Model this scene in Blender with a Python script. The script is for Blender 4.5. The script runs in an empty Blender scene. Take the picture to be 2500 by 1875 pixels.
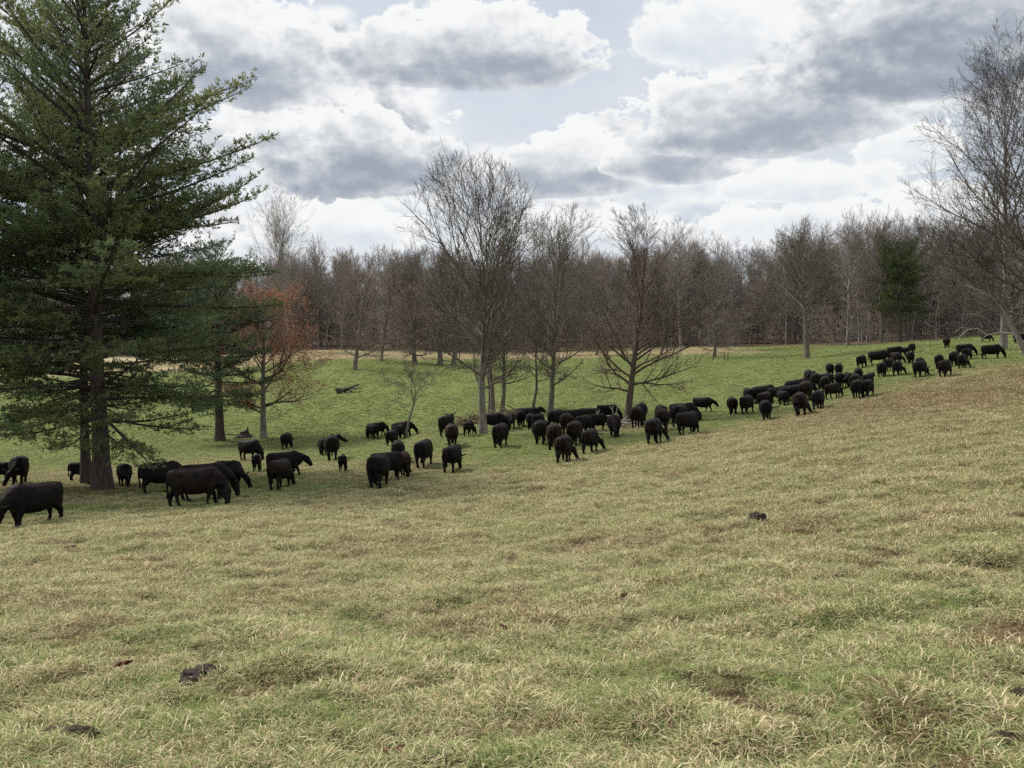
import bpy, bmesh, math, random
import numpy as np
from mathutils import Vector, Matrix

scene = bpy.context.scene
COL = scene.collection
R = math.radians
random.seed(7)
RNG = np.random.default_rng(7)

# ------------------------------------------------------------------ camera, sky, sun, exposure
F = 1962.0            # focal length in photo pixels (photo 2500 x 1875)
HORIZON = 850.0       # row of the level line
PITCH = math.atan((937.5 - HORIZON) / F)
CAM_Z = 1.6
cam_data = bpy.data.cameras.new('camera')
cam_data.sensor_width = 36.0
cam_data.lens = 36.0 * F / 2500.0
cam_data.clip_end = 3000.0
cam = bpy.data.objects.new('camera', cam_data)
COL.objects.link(cam)
cam.location = (0, 0, CAM_Z)
cam.rotation_euler = (math.pi / 2 - PITCH, 0, 0)
scene.camera = cam

SUN_EL, SUN_AZ = 48.0, -62.0       # azimuth clockwise from the view direction (+y)
scene.view_settings.view_transform = 'Standard'
scene.view_settings.look = 'None'
scene.view_settings.exposure = 0.70
scene.view_settings.gamma = 1.0
scene.view_settings.use_curve_mapping = False
scene.cycles.max_bounces = 4
scene.cycles.diffuse_bounces = 3
scene.cycles.glossy_bounces = 2
scene.cycles.transmission_bounces = 3
scene.cycles.transparent_max_bounces = 4
scene.cycles.use_denoising = False
scene.cycles.sample_clamp_indirect = 2.0
scene.cycles.sample_clamp_direct = 4.0
scene.cycles.use_adaptive_sampling = True
scene.cycles.adaptive_threshold = 0.02

sun_data = bpy.data.lights.new('sun', 'SUN')
sun_data.energy = 2.4
sun_data.angle = R(10)
sun_data.color = (1.0, 0.962, 0.90)
sun = bpy.data.objects.new('sun', sun_data)
COL.objects.link(sun)
sun.location = (0, 0, 60)
_sd = Vector((math.sin(R(SUN_AZ)) * math.cos(R(SUN_EL)), math.cos(R(SUN_AZ)) * math.cos(R(SUN_EL)), math.sin(R(SUN_EL))))
sun.rotation_euler = (-_sd).to_track_quat('-Z', 'Y').to_euler()

class NT:
    """small helper round a node tree"""
    def __init__(s, nt): s.nt = nt; s.n = nt.nodes; s.l = nt.links
    def add(s, t, **kw):
        nd = s.n.new(t)
        for k, v in kw.items(): setattr(nd, k, v)
        return nd
    def set(s, sock, v):
        if v is None: return
        if isinstance(v, bpy.types.NodeSocket): s.l.new(v, sock)
        else: sock.default_value = v
    def math(s, op, a, b=None, c=None, clamp=False):
        nd = s.n.new('ShaderNodeMath'); nd.operation = op; nd.use_clamp = clamp
        for i, v in enumerate((a, b, c)): s.set(nd.inputs[i], v)
        return nd.outputs[0]
    def smooth(s, x, e0, e1, to0=0.0, to1=1.0):
        nd = s.n.new('ShaderNodeMapRange'); nd.interpolation_type = 'SMOOTHSTEP'
        s.set(nd.inputs['Value'], x); s.set(nd.inputs['From Min'], e0); s.set(nd.inputs['From Max'], e1)
        nd.inputs['To Min'].default_value = to0; nd.inputs['To Max'].default_value = to1
        return nd.outputs['Result']
    def mix(s, f, a, b):
        nd = s.n.new('ShaderNodeMix'); nd.data_type = 'RGBA'
        s.set(nd.inputs[0], f); s.set(nd.inputs[6], a); s.set(nd.inputs[7], b)
        return nd.outputs[2]
    def noise(s, vec, scale, detail=4.0, rough=0.55, dist=0.0):
        nd = s.n.new('ShaderNodeTexNoise')
        if vec is not None: s.l.new(vec, nd.inputs['Vector'])
        nd.inputs['Scale'].default_value = scale; nd.inputs['Detail'].default_value = detail
        nd.inputs['Roughness'].default_value = rough; nd.inputs['Distortion'].default_value = dist
        return nd
    def mapping(s, vec, scale=(1, 1, 1), loc=(0, 0, 0)):
        nd = s.n.new('ShaderNodeMapping'); s.l.new(vec, nd.inputs['Vector'])
        nd.inputs['Scale'].default_value = scale; nd.inputs['Location'].default_value = loc
        return nd.outputs[0]

def col(r, g, b): return (r, g, b, 1.0)

world = bpy.data.worlds.new('World')
scene.world = world
world.use_nodes = True
try:
    world.cycles.sampling_method = 'MANUAL'; world.cycles.sample_map_resolution = 512
except Exception: pass
def build_world():
    world.node_tree.nodes.clear()
    W = NT(world.node_tree)
    tc = W.add('ShaderNodeTexCoord')
    sky = W.add('ShaderNodeTexSky', sky_type='NISHITA', sun_disc=False)
    sky.sun_elevation = R(SUN_EL); sky.sun_rotation = R(SUN_AZ)
    sky.air_density = 1.0; sky.dust_density = 2.0
    bg_sky = W.add('ShaderNodeBackground'); bg_sky.inputs['Strength'].default_value = 0.10
    W.l.new(sky.outputs[0], bg_sky.inputs['Color'])
    d = tc.outputs['Generated']
    sep = W.add('ShaderNodeSeparateXYZ'); W.l.new(d, sep.inputs[0])
    az = W.math('ARCTAN2', sep.outputs[0], sep.outputs[1])
    el = W.math('ARCSINE', sep.outputs[2])
    # noise in direction space, stretched a little along the horizon
    dm = W.mapping(d, (1, 1, 1.5))
    warp = W.noise(dm, 6.0, 4.0, 0.55)           # big lumps
    puff = W.noise(dm, 15.0, 6.0, 0.62)          # cauliflower detail
    puff_up = W.noise(W.mapping(d, (1, 1, 1.5), (0.005, 0.0, 0.016)), 17.0, 4.0, 0.55)
    puff_lo = W.noise(dm, 17.0, 4.0, 0.55)
    relief = W.math('MULTIPLY', W.math('SUBTRACT', puff_lo.outputs[0], puff_up.outputs[0]), 4.2)
    ws = W.add('ShaderNodeSeparateColor'); W.l.new(warp.outputs['Color'], ws.inputs[0])
    wx = W.math('SUBTRACT', ws.outputs[0], 0.5); wy = W.math('SUBTRACT', ws.outputs[1], 0.5)
    fn = W.math('SUBTRACT', puff.outputs[0], 0.5)
    bump = W.math('ADD', W.math('MULTIPLY', wx, 0.8), W.math('MULTIPLY', fn, 1.9))

    DARK = col(0.345, 0.395, 0.475); MID = col(0.56, 0.61, 0.69); BRIGHT = col(0.955, 0.965, 0.965)
    veil_n = W.noise(W.mapping(d, (1, 1, 3.0)), 2.6, 4.0, 0.55)
    alpha = W.smooth(veil_n.outputs[0], 0.30, 0.62, 0.80, 0.97)
    cur = W.mix(W.smooth(veil_n.outputs[0], 0.35, 0.70), col(0.66, 0.715, 0.79), col(0.83, 0.855, 0.89))
    # loose cumulus all round the dome
    gen_n = W.noise(W.mapping(d, (1, 1, 2.2), (3.1, 1.7, 0.4)), 3.3, 4.0, 0.52)
    gen_d = W.math('ADD', gen_n.outputs[0], W.math('MULTIPLY', fn, 0.16))
    ga = W.smooth(gen_d, 0.51, 0.58)
    gt = W.math('ADD', W.smooth(gen_d, 0.50, 0.70, 1.0, 0.25), W.math('MULTIPLY', relief, 0.6))
    gc = W.mix(W.smooth(gt, 0.0, 0.9), col(0.46, 0.50, 0.575), col(0.96, 0.965, 0.965))
    cur = W.mix(ga, cur, gc); alpha = W.math('MAXIMUM', alpha, ga)

    def px(u, v): return math.atan((u - 1250) / F), math.atan((HORIZON - v) / F * math.cos(math.atan((u - 1250) / F)))
    # far heaps first: box of each cloud in the photograph, darkness of its base, softness of its edge
    CL = [
        (1080, 1800, 515, 640, 0.12, 0.22), (600, 1080, 480, 620, 0.15, 0.22), (1620, 2480, 448, 610, 0.15, 0.18),
        (2050, 2350, 300, 430, 0.15, 0.25), (1740, 2180, 395, 500, 0.12, 0.35),
        (1160, 1610, 315, 482, 0.70, 0.14), (470, 860, 240, 430, 0.55, 0.25), (600, 1140, 225, 478, 0.95, 0.14),
        (1470, 1830, 295, 448, 0.70, 0.14), (1510, 2200, 130, 386, 0.80, 0.12),
        (330, 900, -70, 270, 0.78, 0.20), (810, 1500, 10, 232, 0.85, 0.15), (1540, 1990, -60, 180, 0.25, 0.40),
        (1700, 2850, -160, 240, 1.05, 0.30), (-320, 430, -120, 250, 0.45, 0.3), (-250, 400, 240, 570, 0.4, 0.3),
    ]
    for (x0, x1, top, base, dark, soft) in CL:
        a0, _ = px((x0 + x1) / 2, 0); w = (px(x1, 0)[0] - px(x0, 0)[0]) / 2
        eb = px((x0 + x1) / 2, base)[1]; et = px((x0 + x1) / 2, top)[1]
        hh = et - eb; e0 = eb + 0.30 * hh
        u_ = W.math('MULTIPLY', W.math('SUBTRACT', az, a0), 1.0 / w)
        v_ = W.math('MULTIPLY', W.math('SUBTRACT', el, e0), 1.0 / (hh * 0.70))
        uu = W.math('ADD', u_, W.math('MULTIPLY', wx, 0.5))
        vv = W.math('ADD', v_, W.math('MULTIPLY', wy, 0.5))
        vm = W.math('MAXIMUM', vv, W.math('MULTIPLY', W.math('ADD', v_, W.math('MULTIPLY', wy, 0.22)), -2.1))
        r = W.math('SQRT', W.math('ADD', W.math('MULTIPLY', uu, uu), W.math('MULTIPLY', vm, vm)))
        rr = W.math('ADD', r, W.math('MULTIPLY', bump, W.smooth(v_, -0.45, 0.15, 0.30, 1.0)))
        a = W.smooth(rr, 1.0 - soft * 0.42, 1.0 + soft * 0.10, 1.0, 0.0)
        # light from above and behind: thin rims and tops shine, thick bases are grey
        lit = W.math('ADD', W.math('ADD', W.math('MULTIPLY', v_, 1.1), W.math('MULTIPLY', fn, 0.55)), W.math('ADD', W.math('MULTIPLY', relief, 0.45), W.math('MULTIPLY', rr, 0.60)))
        lit = W.math('ADD', lit, W.smooth(rr, 0.62, 1.0, 0.0, 0.42))
        t = W.math('POWER', W.smooth(lit, -0.95 + 0.78 * dark, 1.05 + 0.38 * dark), 1.0)
        dk = [DARK[i] * dark + MID[i] * (1 - dark) for i in range(3)]
        if dark < 0.3: dk = [(0.66, 0.73, 0.82)[i] for i in range(3)]
        cur = W.mix(a, cur, W.mix(t, col(*dk), BRIGHT)); alpha = W.math('MAXIMUM', alpha, a)
    # toward the horizon the veil thickens to a pale blue
    bg_c = W.add('ShaderNodeBackground'); bg_c.inputs['Strength'].default_value = CLOUD_STRENGTH
    W.l.new(cur, bg_c.inputs['Color'])
    mx = W.add('ShaderNodeMixShader')
    W.l.new(alpha, mx.inputs[0]); W.l.new(bg_sky.outputs[0], mx.inputs[1]); W.l.new(bg_c.outputs[0], mx.inputs[2])
    out = W.add('ShaderNodeOutputWorld'); W.l.new(mx.outputs[0], out.inputs['Surface'])
CLOUD_STRENGTH = 0.60
build_world()

# ------------------------------------------------------------------ helpers
def tag(o, label=None, cat=None, group=None, kind=None):
    if label: o['label'] = label
    if cat: o['category'] = cat
    if group: o['group'] = group
    if kind: o['kind'] = kind
    return o

def link(o, parent=None):
    COL.objects.link(o)
    if parent is not None: o.parent = parent
    return o

def empty(name, loc=(0, 0, 0)):
    o = bpy.data.objects.new(name, None); o.empty_display_size = 0.3
    o.location = loc
    return link(o)

def mesh_np(name, V, polys, mat=None, smooth=True, attrs=None):
    """polys: list of int arrays (k, sides)"""
    me = bpy.data.meshes.new(name)
    V = np.ascontiguousarray(V, dtype=np.float32)
    me.vertices.add(len(V)); me.vertices.foreach_set('co', V.ravel())
    polys = [np.asarray(p, dtype=np.int32) for p in polys if len(p)]
    loops = np.concatenate([p.ravel() for p in polys])
    sizes = np.concatenate([np.full(len(p), p.shape[1], np.int32) for p in polys])
    starts = np.concatenate([[0], np.cumsum(sizes)[:-1]]).astype(np.int32)
    me.loops.add(len(loops)); me.loops.foreach_set('vertex_index', loops)
    me.polygons.add(len(sizes)); me.polygons.foreach_set('loop_start', starts)
    me.update(calc_edges=True)
    me.polygons.foreach_set('use_smooth', np.full(len(sizes), smooth, dtype=bool))
    for k, a in (attrs or {}).items():
        at = me.attributes.new(k, 'FLOAT', 'POINT'); at.data.foreach_set('value', np.ascontiguousarray(a, np.float32))
    if mat is not None: me.materials.append(mat)
    return me

class Tubes:
    def __init__(s): s.d = {}
    def add(s, pts, rad, sides): s.d.setdefault((len(pts), sides), []).append((pts, rad))
    def arrays(s):
        Vs, Qs, base = [], [], 0
        for (n, k), lst in s.d.items():
            P = np.array([a for a, b in lst], float); Rr = np.array([b for a, b in lst], float); m = len(P)
            T = np.gradient(P, axis=1); T /= np.linalg.norm(T, axis=2, keepdims=True) + 1e-9
            ax = P[:, -1] - P[:, 0]; ref = np.zeros((m, 3)); ref[np.arange(m), np.abs(ax).argmin(1)] = 1.0
            N1 = np.cross(T, ref[:, None, :]); N1 /= np.linalg.norm(N1, axis=2, keepdims=True) + 1e-9
            N2 = np.cross(T, N1)
            ang = np.arange(k) * 2 * math.pi / k
            ring = P[:, :, None] + Rr[:, :, None, None] * (np.cos(ang)[None, None, :, None] * N1[:, :, None] + np.sin(ang)[None, None, :, None] * N2[:, :, None])
            Vs.append(ring.reshape(-1, 3))
            i = np.arange(m)[:, None, None] * n * k + np.arange(n - 1)[None, :, None] * k
            j = np.arange(k)[None, None, :]; j2 = (j + 1) % k
            q = np.stack([i + j, i + j2, i + k + j2, i + k + j], -1).reshape(-1, 4) + base
            Qs.append(q); base += m * n * k
        return np.concatenate(Vs), np.concatenate(Qs)
    def mesh(s, name, mat):
        V, Q = s.arrays()
        return mesh_np(name, V, [Q], mat)

# ------------------------------------------------------------------ the lie of the land
CP, SP = math.cos(PITCH), math.sin(PITCH)
def ray(u, v):
    b = (937.5 - v) / F
    return np.array([(u - 1250.0) / F, CP + SP * b, -SP + CP * b])
# points of the ground read from the photograph: column, row, metres away (from the height of the cattle standing there)
CTRL=[(1250,1875,3.6),(0,1875,4.0),(2500,1875,3.3),(498,1690,5.6),(0,1500,9.6),(0,1400,14),(1250,1500,9.2),(1250,1300,18),(1250,1200,28),(2500,1500,6.4),(2500,1200,14),(2300,1000,41),(2500,1000,34),(2500,900,62),
(90,1280,24),(475,1236,27),(925,1187,33),(1105,1150,39),(1378,1128,40),(1442,1104,44),(1602,1080,44),(1680,1061,47),(1873,1024,53),(1958,1015,50),(2095,972,57),(2308,918,65),(2420,874,78),(2492,836,104),(2312,848,96),(2228,861,98),(2106,896,86),(2050,915,84),(1980,940,72),(1905,982,66),(1715,1005,66),(1483,1024,64),(1400,1040,60),(1095,1064,54),(985,1066,67),(912,1071,69),(812,1123,49),(700,1095,64),(610,1122,53),(45,1183,40),(303,1185,41),(643,1068,73),(100,1130,56),(100,1060,78),(848,945,100),(865,900,118),(930,880,135),(700,862,160),(1300,862,160),(1300,940,95),(1745,872,130),(1600,920,100),(1970,873,118),(2100,846,128),(2300,830,125),(2450,817,122),(100,950,105),(100,870,160),(-400,1150,50),(-400,900,130),(2900,950,45),(2900,820,80)]
ANCH=[(0,0,0.0),(-12,-6,-0.6),(14,-6,1.0),(0,-30,2.),(-60,-30,-2),(60,-30,5),(70,20,3.0),(-60,15,-5.),(-200,-100,0),(200,-100,8),(-200,150,-1),(-120,260,4),(0,260,6),(150,260,9),(0,420,20),(-300,420,16),(300,420,22),(300,150,9),(110,60,5.5),(0,-300,6),(-120,60,-6.5)]
_p = []
for u, v, d in CTRL:
    r = ray(u, v); s = d / r[1]; _p.append((r[0] * s, d, r[2] * s + CAM_Z))
_p = np.array(_p + ANCH, float)
def _warp(xy):
    r = np.hypot(xy[..., 0], xy[..., 1])
    return xy * (np.log1p(r / 6.0) / np.maximum(r, 1e-6))[..., None]
def _phi(r2): return 0.5 * r2 * np.log(r2 + 1e-12)
_Q = _warp(_p[:, :2]); _n = len(_Q)
_A = np.zeros((_n + 3, _n + 3))
_A[:_n, :_n] = _phi(((_Q[:, None] - _Q[None]) ** 2).sum(-1)) + np.eye(_n) * 0.012
_A[:_n, _n:] = np.c_[np.ones(_n), _Q]; _A[_n:, :_n] = _A[:_n, _n:].T
_W = np.linalg.solve(_A, np.r_[_p[:, 2], 0, 0, 0])
def gz(x, y):
    xy = np.stack(np.broadcast_arrays(np.asarray(x, float), np.asarray(y, float)), -1)
    q = _warp(xy); sh = q.shape[:-1]; q = q.reshape(-1, 2)
    o = np.empty(len(q))
    for i in range(0, len(q), 20000):
        b = q[i:i + 20000]
        o[i:i + 20000] = _phi(((b[:, None] - _Q[None]) ** 2).sum(-1)) @ _W[:_n] + _W[_n] + b @ _W[_n + 1:]
    return o.reshape(sh)
_TD = np.r_[np.arange(2, 20, .05), np.arange(20, 320, .2)]
def hit(u, v):
    """where the line of sight through a photo pixel meets the ground"""
    r = ray(u, v); r = r / r[1]
    g = gz(r[0] * _TD, _TD); i = np.nonzero(CAM_Z + r[2] * _TD < g)[0]
    i = i[0] if len(i) else len(_TD) - 1
    return Vector((r[0] * _TD[i], _TD[i], g[i]))
def at_dist(u, d):
    x = (u - 1250.0) / F * d
    return Vector((x, d, float(gz(x, d))))
def normal(x, y, e=0.4):
    dx = float(gz(x + e, y) - gz(x - e, y)) / (2 * e); dy = float(gz(x, y + e) - gz(x, y - e)) / (2 * e)
    return Vector((-dx, -dy, 1)).normalized()

def vnoise(x, y, seed=0):
    """smooth value noise, numpy"""
    xi = np.floor(x).astype(np.int64); yi = np.floor(y).astype(np.int64); xf = x - xi; yf = y - yi
    def h(a, b):
        k = (a * 374761393 + b * 668265263 + seed * 974711) & 0x7fffffff
        k = ((k ^ (k >> 13)) * 1274126177) & 0x7fffffff
        return ((k ^ (k >> 16)) & 0xffff) / 65535.0
    sx = xf * xf * (3 - 2 * xf); sy = yf * yf * (3 - 2 * yf)
    a = h(xi, yi) * (1 - sx) + h(xi + 1, yi) * sx; b = h(xi, yi + 1) * (1 - sx) + h(xi + 1, yi + 1) * sx
    return a * (1 - sy) + b * sy
def fbm(x, y, f, o=4, seed=0):
    t = 0; a = 0.5; s = 0
    for i in range(o):
        t = t + a * vnoise(x * f, y * f, seed + i); s += a; a *= 0.5; f *= 2.07
    return t / s

# edge between the rank dry grass of the near slope and the green grazed hollow, traced on the ground
EDGE = [hit(u, v) for u, v in ((-350, 1345), (0, 1310), (300, 1275), (600, 1262), (900, 1225), (1250, 1160), (1500, 1118), (1800, 1062), (2050, 1000), (2300, 940), (2500, 893), (2900, 850))]
FOREST = [at_dist(u, d) for u, d in ((-900, 172), (-200, 170), (300, 166), (700, 163), (1100, 161), (1500, 160), (1750, 158), (1950, 150), (2100, 132), (2300, 129), (2500, 127), (3000, 122))]
def seg_signed(x, y, line):
    """metres beyond (+) or short of (-) a left-to-right line"""
    best = np.full(np.shape(x), 1e9); sg = np.zeros(np.shape(x))
    for a, b in zip(line[:-1], line[1:]):
        dx, dy = b.x - a.x, b.y - a.y; L2 = dx * dx + dy * dy
        t = np.clip(((x - a.x) * dx + (y - a.y) * dy) / L2, 0, 1)
        ex, ey = x - a.x - t * dx, y - a.y - t * dy; dd = np.hypot(ex, ey)
        m = dd < best; best = np.where(m, dd, best); sg = np.where(m, np.sign(dx * (y - a.y) - dy * (x - a.x)), sg)
    return best * sg
def sstep(x, a, b):
    t = np.clip((x - a) / (b - a), 0, 1); return t * t * (3 - 2 * t)
PINE_BASE = hit(250, 1193)
def cover(x, y):
    """share of green, of red-brown thatch, of leaf litter, at a place"""
    e = seg_signed(x, y, EDGE); r = np.hypot(x, y)
    n1 = fbm(x, y, 0.16, 4, 3); n2 = fbm(x, y, 1.5, 3, 11); n3 = fbm(x, y, 0.05, 3, 23)
    ee = e + (n1 - 0.5) * 9 * np.clip(r / 30, .15, 1)
    far = sstep(ee, -1.0, 7.0)
    g = 0.34 + 0.56 * far
    g = g - far * (0.55 * sstep(n1, 0.50, 0.66) * sstep(-r, -78, -50) + 0.25 * sstep(n2, .55, .75))
    near = sstep(-r, -15, -4)                                   # more green comes through near the photographer
    g = g + (1 - far) * (0.13 * near + 0.34 * sstep(n2 * 0.75 + n1 * 0.25, 0.50, 0.72) * (0.5 + 0.5 * near) - 0.14 * sstep(n2, .5, .3))
    dryband = sstep(r + (n1 - .5) * 16, 138, 146)     # pale strip of uncut hay below the wood
    g = g * (1 - 0.9 * dryband * sstep(-x, -48, -36))
    hx, hy = x - hit_brown.x, y - hit_brown.y
    br = np.exp(-((hx / 16.0) ** 2 + (hy / 15.0) ** 2)) * (1 - far)
    px_, py_ = x - PINE_BASE.x, y - PINE_BASE.y
    pine = np.exp(-((px_ + 2.0) / 6.5) ** 2 - ((py_ + .5) / 3.6) ** 2)
    spots = sstep(fbm(x, y, 1.15, 3, 61), .66, .74) * (1 - far) * .8
    br = np.clip(spots + br * (0.35 + 1.1 * n1) + pine * (0.25 + 0.9 * n2) * 0.8, 0, 1)
    fo = sstep(seg_signed(x, y, FOREST) + (n1 - .5) * 6, -1.5, 2.5)
    return np.clip(g, 0, 1), br, fo
def straw(x, y):
    """pale uncut hay along the foot of the wood"""
    r = np.hypot(x, y); n1 = fbm(x, y, 0.16, 4, 3)
    return sstep(r + (n1 - .5) * 16, 139, 146) * sstep(-x, -46, -36)
hit_brown = hit(2470, 960)

# ------------------------------------------------------------------ materials
def new_mat(name):
    m = bpy.data.materials.new(name); m.use_nodes = True; m.node_tree.nodes.clear()
    return m, NT(m.node_tree)
def finish(m, N, bsdf):
    o = N.add('ShaderNodeOutputMaterial'); N.l.new(bsdf, o.inputs['Surface']); return m
def principled(N, base, rough=0.8, normal=None, spec=0.3):
    b = N.add('ShaderNodeBsdfPrincipled'); N.set(b.inputs['Base Color'], base); N.set(b.inputs['Roughness'], rough)
    b.inputs['Specular IOR Level'].default_value = spec
    if normal is not None: N.l.new(normal, b.inputs['Normal'])
    return b
def bump(N, h, strength=0.5, dist=0.02):
    b = N.add('ShaderNodeBump'); b.inputs['Strength'].default_value = strength; b.inputs['Distance'].default_value = dist
    N.l.new(h, b.inputs['Height']); return b.outputs[0]
def attr(N, name, typ='GEOMETRY'):
    a = N.add('ShaderNodeAttribute'); a.attribute_type = typ; a.attribute_name = name; return a.outputs['Fac']

def bark_mat(name, c0, c1, scale=6.0, stretch=0.25, moss=None):
    m, N = new_mat(name); g = N.add('ShaderNodeTexCoord')
    ob = N.mapping(g.outputs['Object'], (1, 1, stretch))
    n = N.noise(ob, scale, 5, 0.6); n2 = N.noise(g.outputs['Object'], 1.1, 3, 0.5)
    c = N.mix(N.smooth(n.outputs[0], 0.3, 0.7), col(*c0), col(*c1))
    info = N.add('ShaderNodeObjectInfo')
    c = N.mix(N.math('MULTIPLY', info.outputs['Random'], 0.35), c, col(*[0.6 * a + 0.4 * b for a, b in zip(c0, (0.05, 0.045, 0.04))]))
    if moss: c = N.mix(N.smooth(n2.outputs[0], 0.50, 0.70, 0, .7), c, col(*moss))
    return finish(m, N, principled(N, c, 0.9, bump(N, n.outputs[0], 0.7, 0.03), 0.15).outputs[0])
M_BARK = bark_mat('bark_grey', (0.10, 0.083, 0.068), (0.22, 0.185, 0.155))
M_BARK_LIGHT = bark_mat('bark_pale', (0.13, 0.115, 0.095), (0.26, 0.235, 0.20), 5.0, 0.3)
M_BARK_MOSS = bark_mat('bark_lichen', (0.10, 0.088, 0.066), (0.22, 0.195, 0.15), 6.0, 0.25, (0.13, 0.14, 0.085))
M_BARK_PINE = bark_mat('bark_pine', (0.05, 0.040, 0.035), (0.125, 0.100, 0.088), 9.0, 0.18)
M_BARK_OAK = bark_mat('bark_oak', (0.075, 0.055, 0.042), (0.17, 0.13, 0.10), 7.0, 0.2)
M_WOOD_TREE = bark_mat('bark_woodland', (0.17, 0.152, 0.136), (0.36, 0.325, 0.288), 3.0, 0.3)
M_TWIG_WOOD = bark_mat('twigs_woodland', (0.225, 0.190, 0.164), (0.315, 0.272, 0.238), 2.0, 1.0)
M_TWIG_RED = bark_mat('twigs_red_buds', (0.25, 0.184, 0.152), (0.33, 0.255, 0.212), 2.0, 1.0)
M_TWIG = bark_mat('twigs', (0.13, 0.105, 0.085), (0.22, 0.185, 0.15), 3.0, 1.0)
M_DEAD = bark_mat('dead_wood', (0.22, 0.19, 0.155), (0.42, 0.38, 0.32), 6.0, 0.3)
M_DEAD_DARK = bark_mat('dead_wood_dark', (0.03, 0.025, 0.022), (0.12, 0.095, 0.08), 6.0, 0.4)
M_BRUSH = bark_mat('brush_sticks', (0.10, 0.066, 0.045), (0.24, 0.17, 0.12), 6.0, 0.4)

def leafy(name, c0, c1, c2, trans=0.3, tint='tint'):
    m, N = new_mat(name)
    t = attr(N, tint); g = N.add('ShaderNodeTexCoord')
    n = N.noise(g.outputs['Object'], 0.45, 3, 0.5)
    c = N.mix(t, col(*c0), col(*c1)); c = N.mix(N.smooth(n.outputs[0], 0.45, 0.68, 0, .8), c, col(*c2))
    d = N.add('ShaderNodeBsdfDiffuse'); N.l.new(c, d.inputs[0])
    tr = N.add('ShaderNodeBsdfTranslucent'); N.l.new(c, tr.inputs[0])
    mx = N.add('ShaderNodeMixShader'); mx.inputs[0].default_value = trans
    N.l.new(d.outputs[0], mx.inputs[1]); N.l.new(tr.outputs[0], mx.inputs[2])
    return finish(m, N, mx.outputs[0])
M_NEEDLE = leafy('pine_needles', (0.110, 0.155, 0.080), (0.210, 0.250, 0.118), (0.270, 0.280, 0.108), 0.45)
M_NEEDLE_BLUE = leafy('pine_needles_bluish', (0.082, 0.132, 0.092), (0.150, 0.200, 0.122), (0.17, 0.20, 0.10), 0.42)
M_OAK_LEAF = leafy('dry_oak_leaves', (0.28, 0.125, 0.072), (0.50, 0.265, 0.16), (0.40, 0.215, 0.135), 0.4)

def cow_mat():
    m, N = new_mat('cow_coat'); g = N.add('ShaderNodeTexCoord')
    br = attr(N, 'brown', 'OBJECT'); info = N.add('ShaderNodeObjectInfo')
    v = N.add('ShaderNodeVectorMath', operation='ADD'); N.l.new(g.outputs['Object'], v.inputs[0]); N.l.new(info.outputs['Random'], v.inputs[1])
    n = N.noise(v.outputs[0], 2.6, 4, 0.6); hair = N.noise(N.mapping(g.outputs['Object'], (1, 1, 0.35)), 38, 3, 0.6)
    sep = N.add('ShaderNodeSeparateXYZ'); N.l.new(g.outputs['Object'], sep.inputs[0])
    top = N.smooth(sep.outputs[2], 0.75, 1.3)
    f = N.math('MULTIPLY', br, N.math('MULTIPLY', N.smooth(n.outputs[0], 0.38, 0.62), N.math('ADD', 0.35, N.math('MULTIPLY', top, 0.65))))
    c = N.mix(N.smooth(n.outputs[0], 0.3, 0.75), col(0.0045, 0.0040, 0.0040), col(0.0100, 0.0086, 0.0082))
    c = N.mix(f, c, col(0.055, 0.024, 0.015))
    b = principled(N, c, N.smooth(hair.outputs[0], 0.2, 0.8, 0.50, 0.75), bump(N, hair.outputs[0], 0.6, 0.012), 0.11)
    b.inputs['Sheen Weight'].default_value = 0.0
    return finish(m, N, b.outputs[0])
M_COW = cow_mat()
def plain(name, c, rough=0.6):
    m, N = new_mat(name); g = N.add('ShaderNodeTexCoord'); n = N.noise(g.outputs['Object'], 30, 3, .5)
    cc = N.mix(n.outputs[0], col(*[a * .75 for a in c]), col(*[a * 1.15 for a in c]))
    return finish(m, N, principled(N, cc, rough).outputs[0])
M_TAG_WHITE = plain('tag_white', (0.6, 0.6, 0.57)); M_TAG_RED = plain('tag_red', (0.30, 0.06, 0.04))
def soil_mat(name, c0, c1):
    m, N = new_mat(name); g = N.add('ShaderNodeTexCoord'); n = N.noise(g.outputs['Object'], 28, 5, .65)
    c = N.mix(N.smooth(n.outputs[0], .3, .7), col(*c0), col(*c1))
    return finish(m, N, principled(N, c, 0.95, bump(N, n.outputs[0], 1.0, 0.02), 0.15).outputs[0])
M_DUNG = soil_mat('dung', (0.022, 0.017, 0.014), (0.085, 0.064, 0.052))
M_SOIL = soil_mat('bare_soil', (0.030, 0.020, 0.014), (0.095, 0.066, 0.048))

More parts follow.
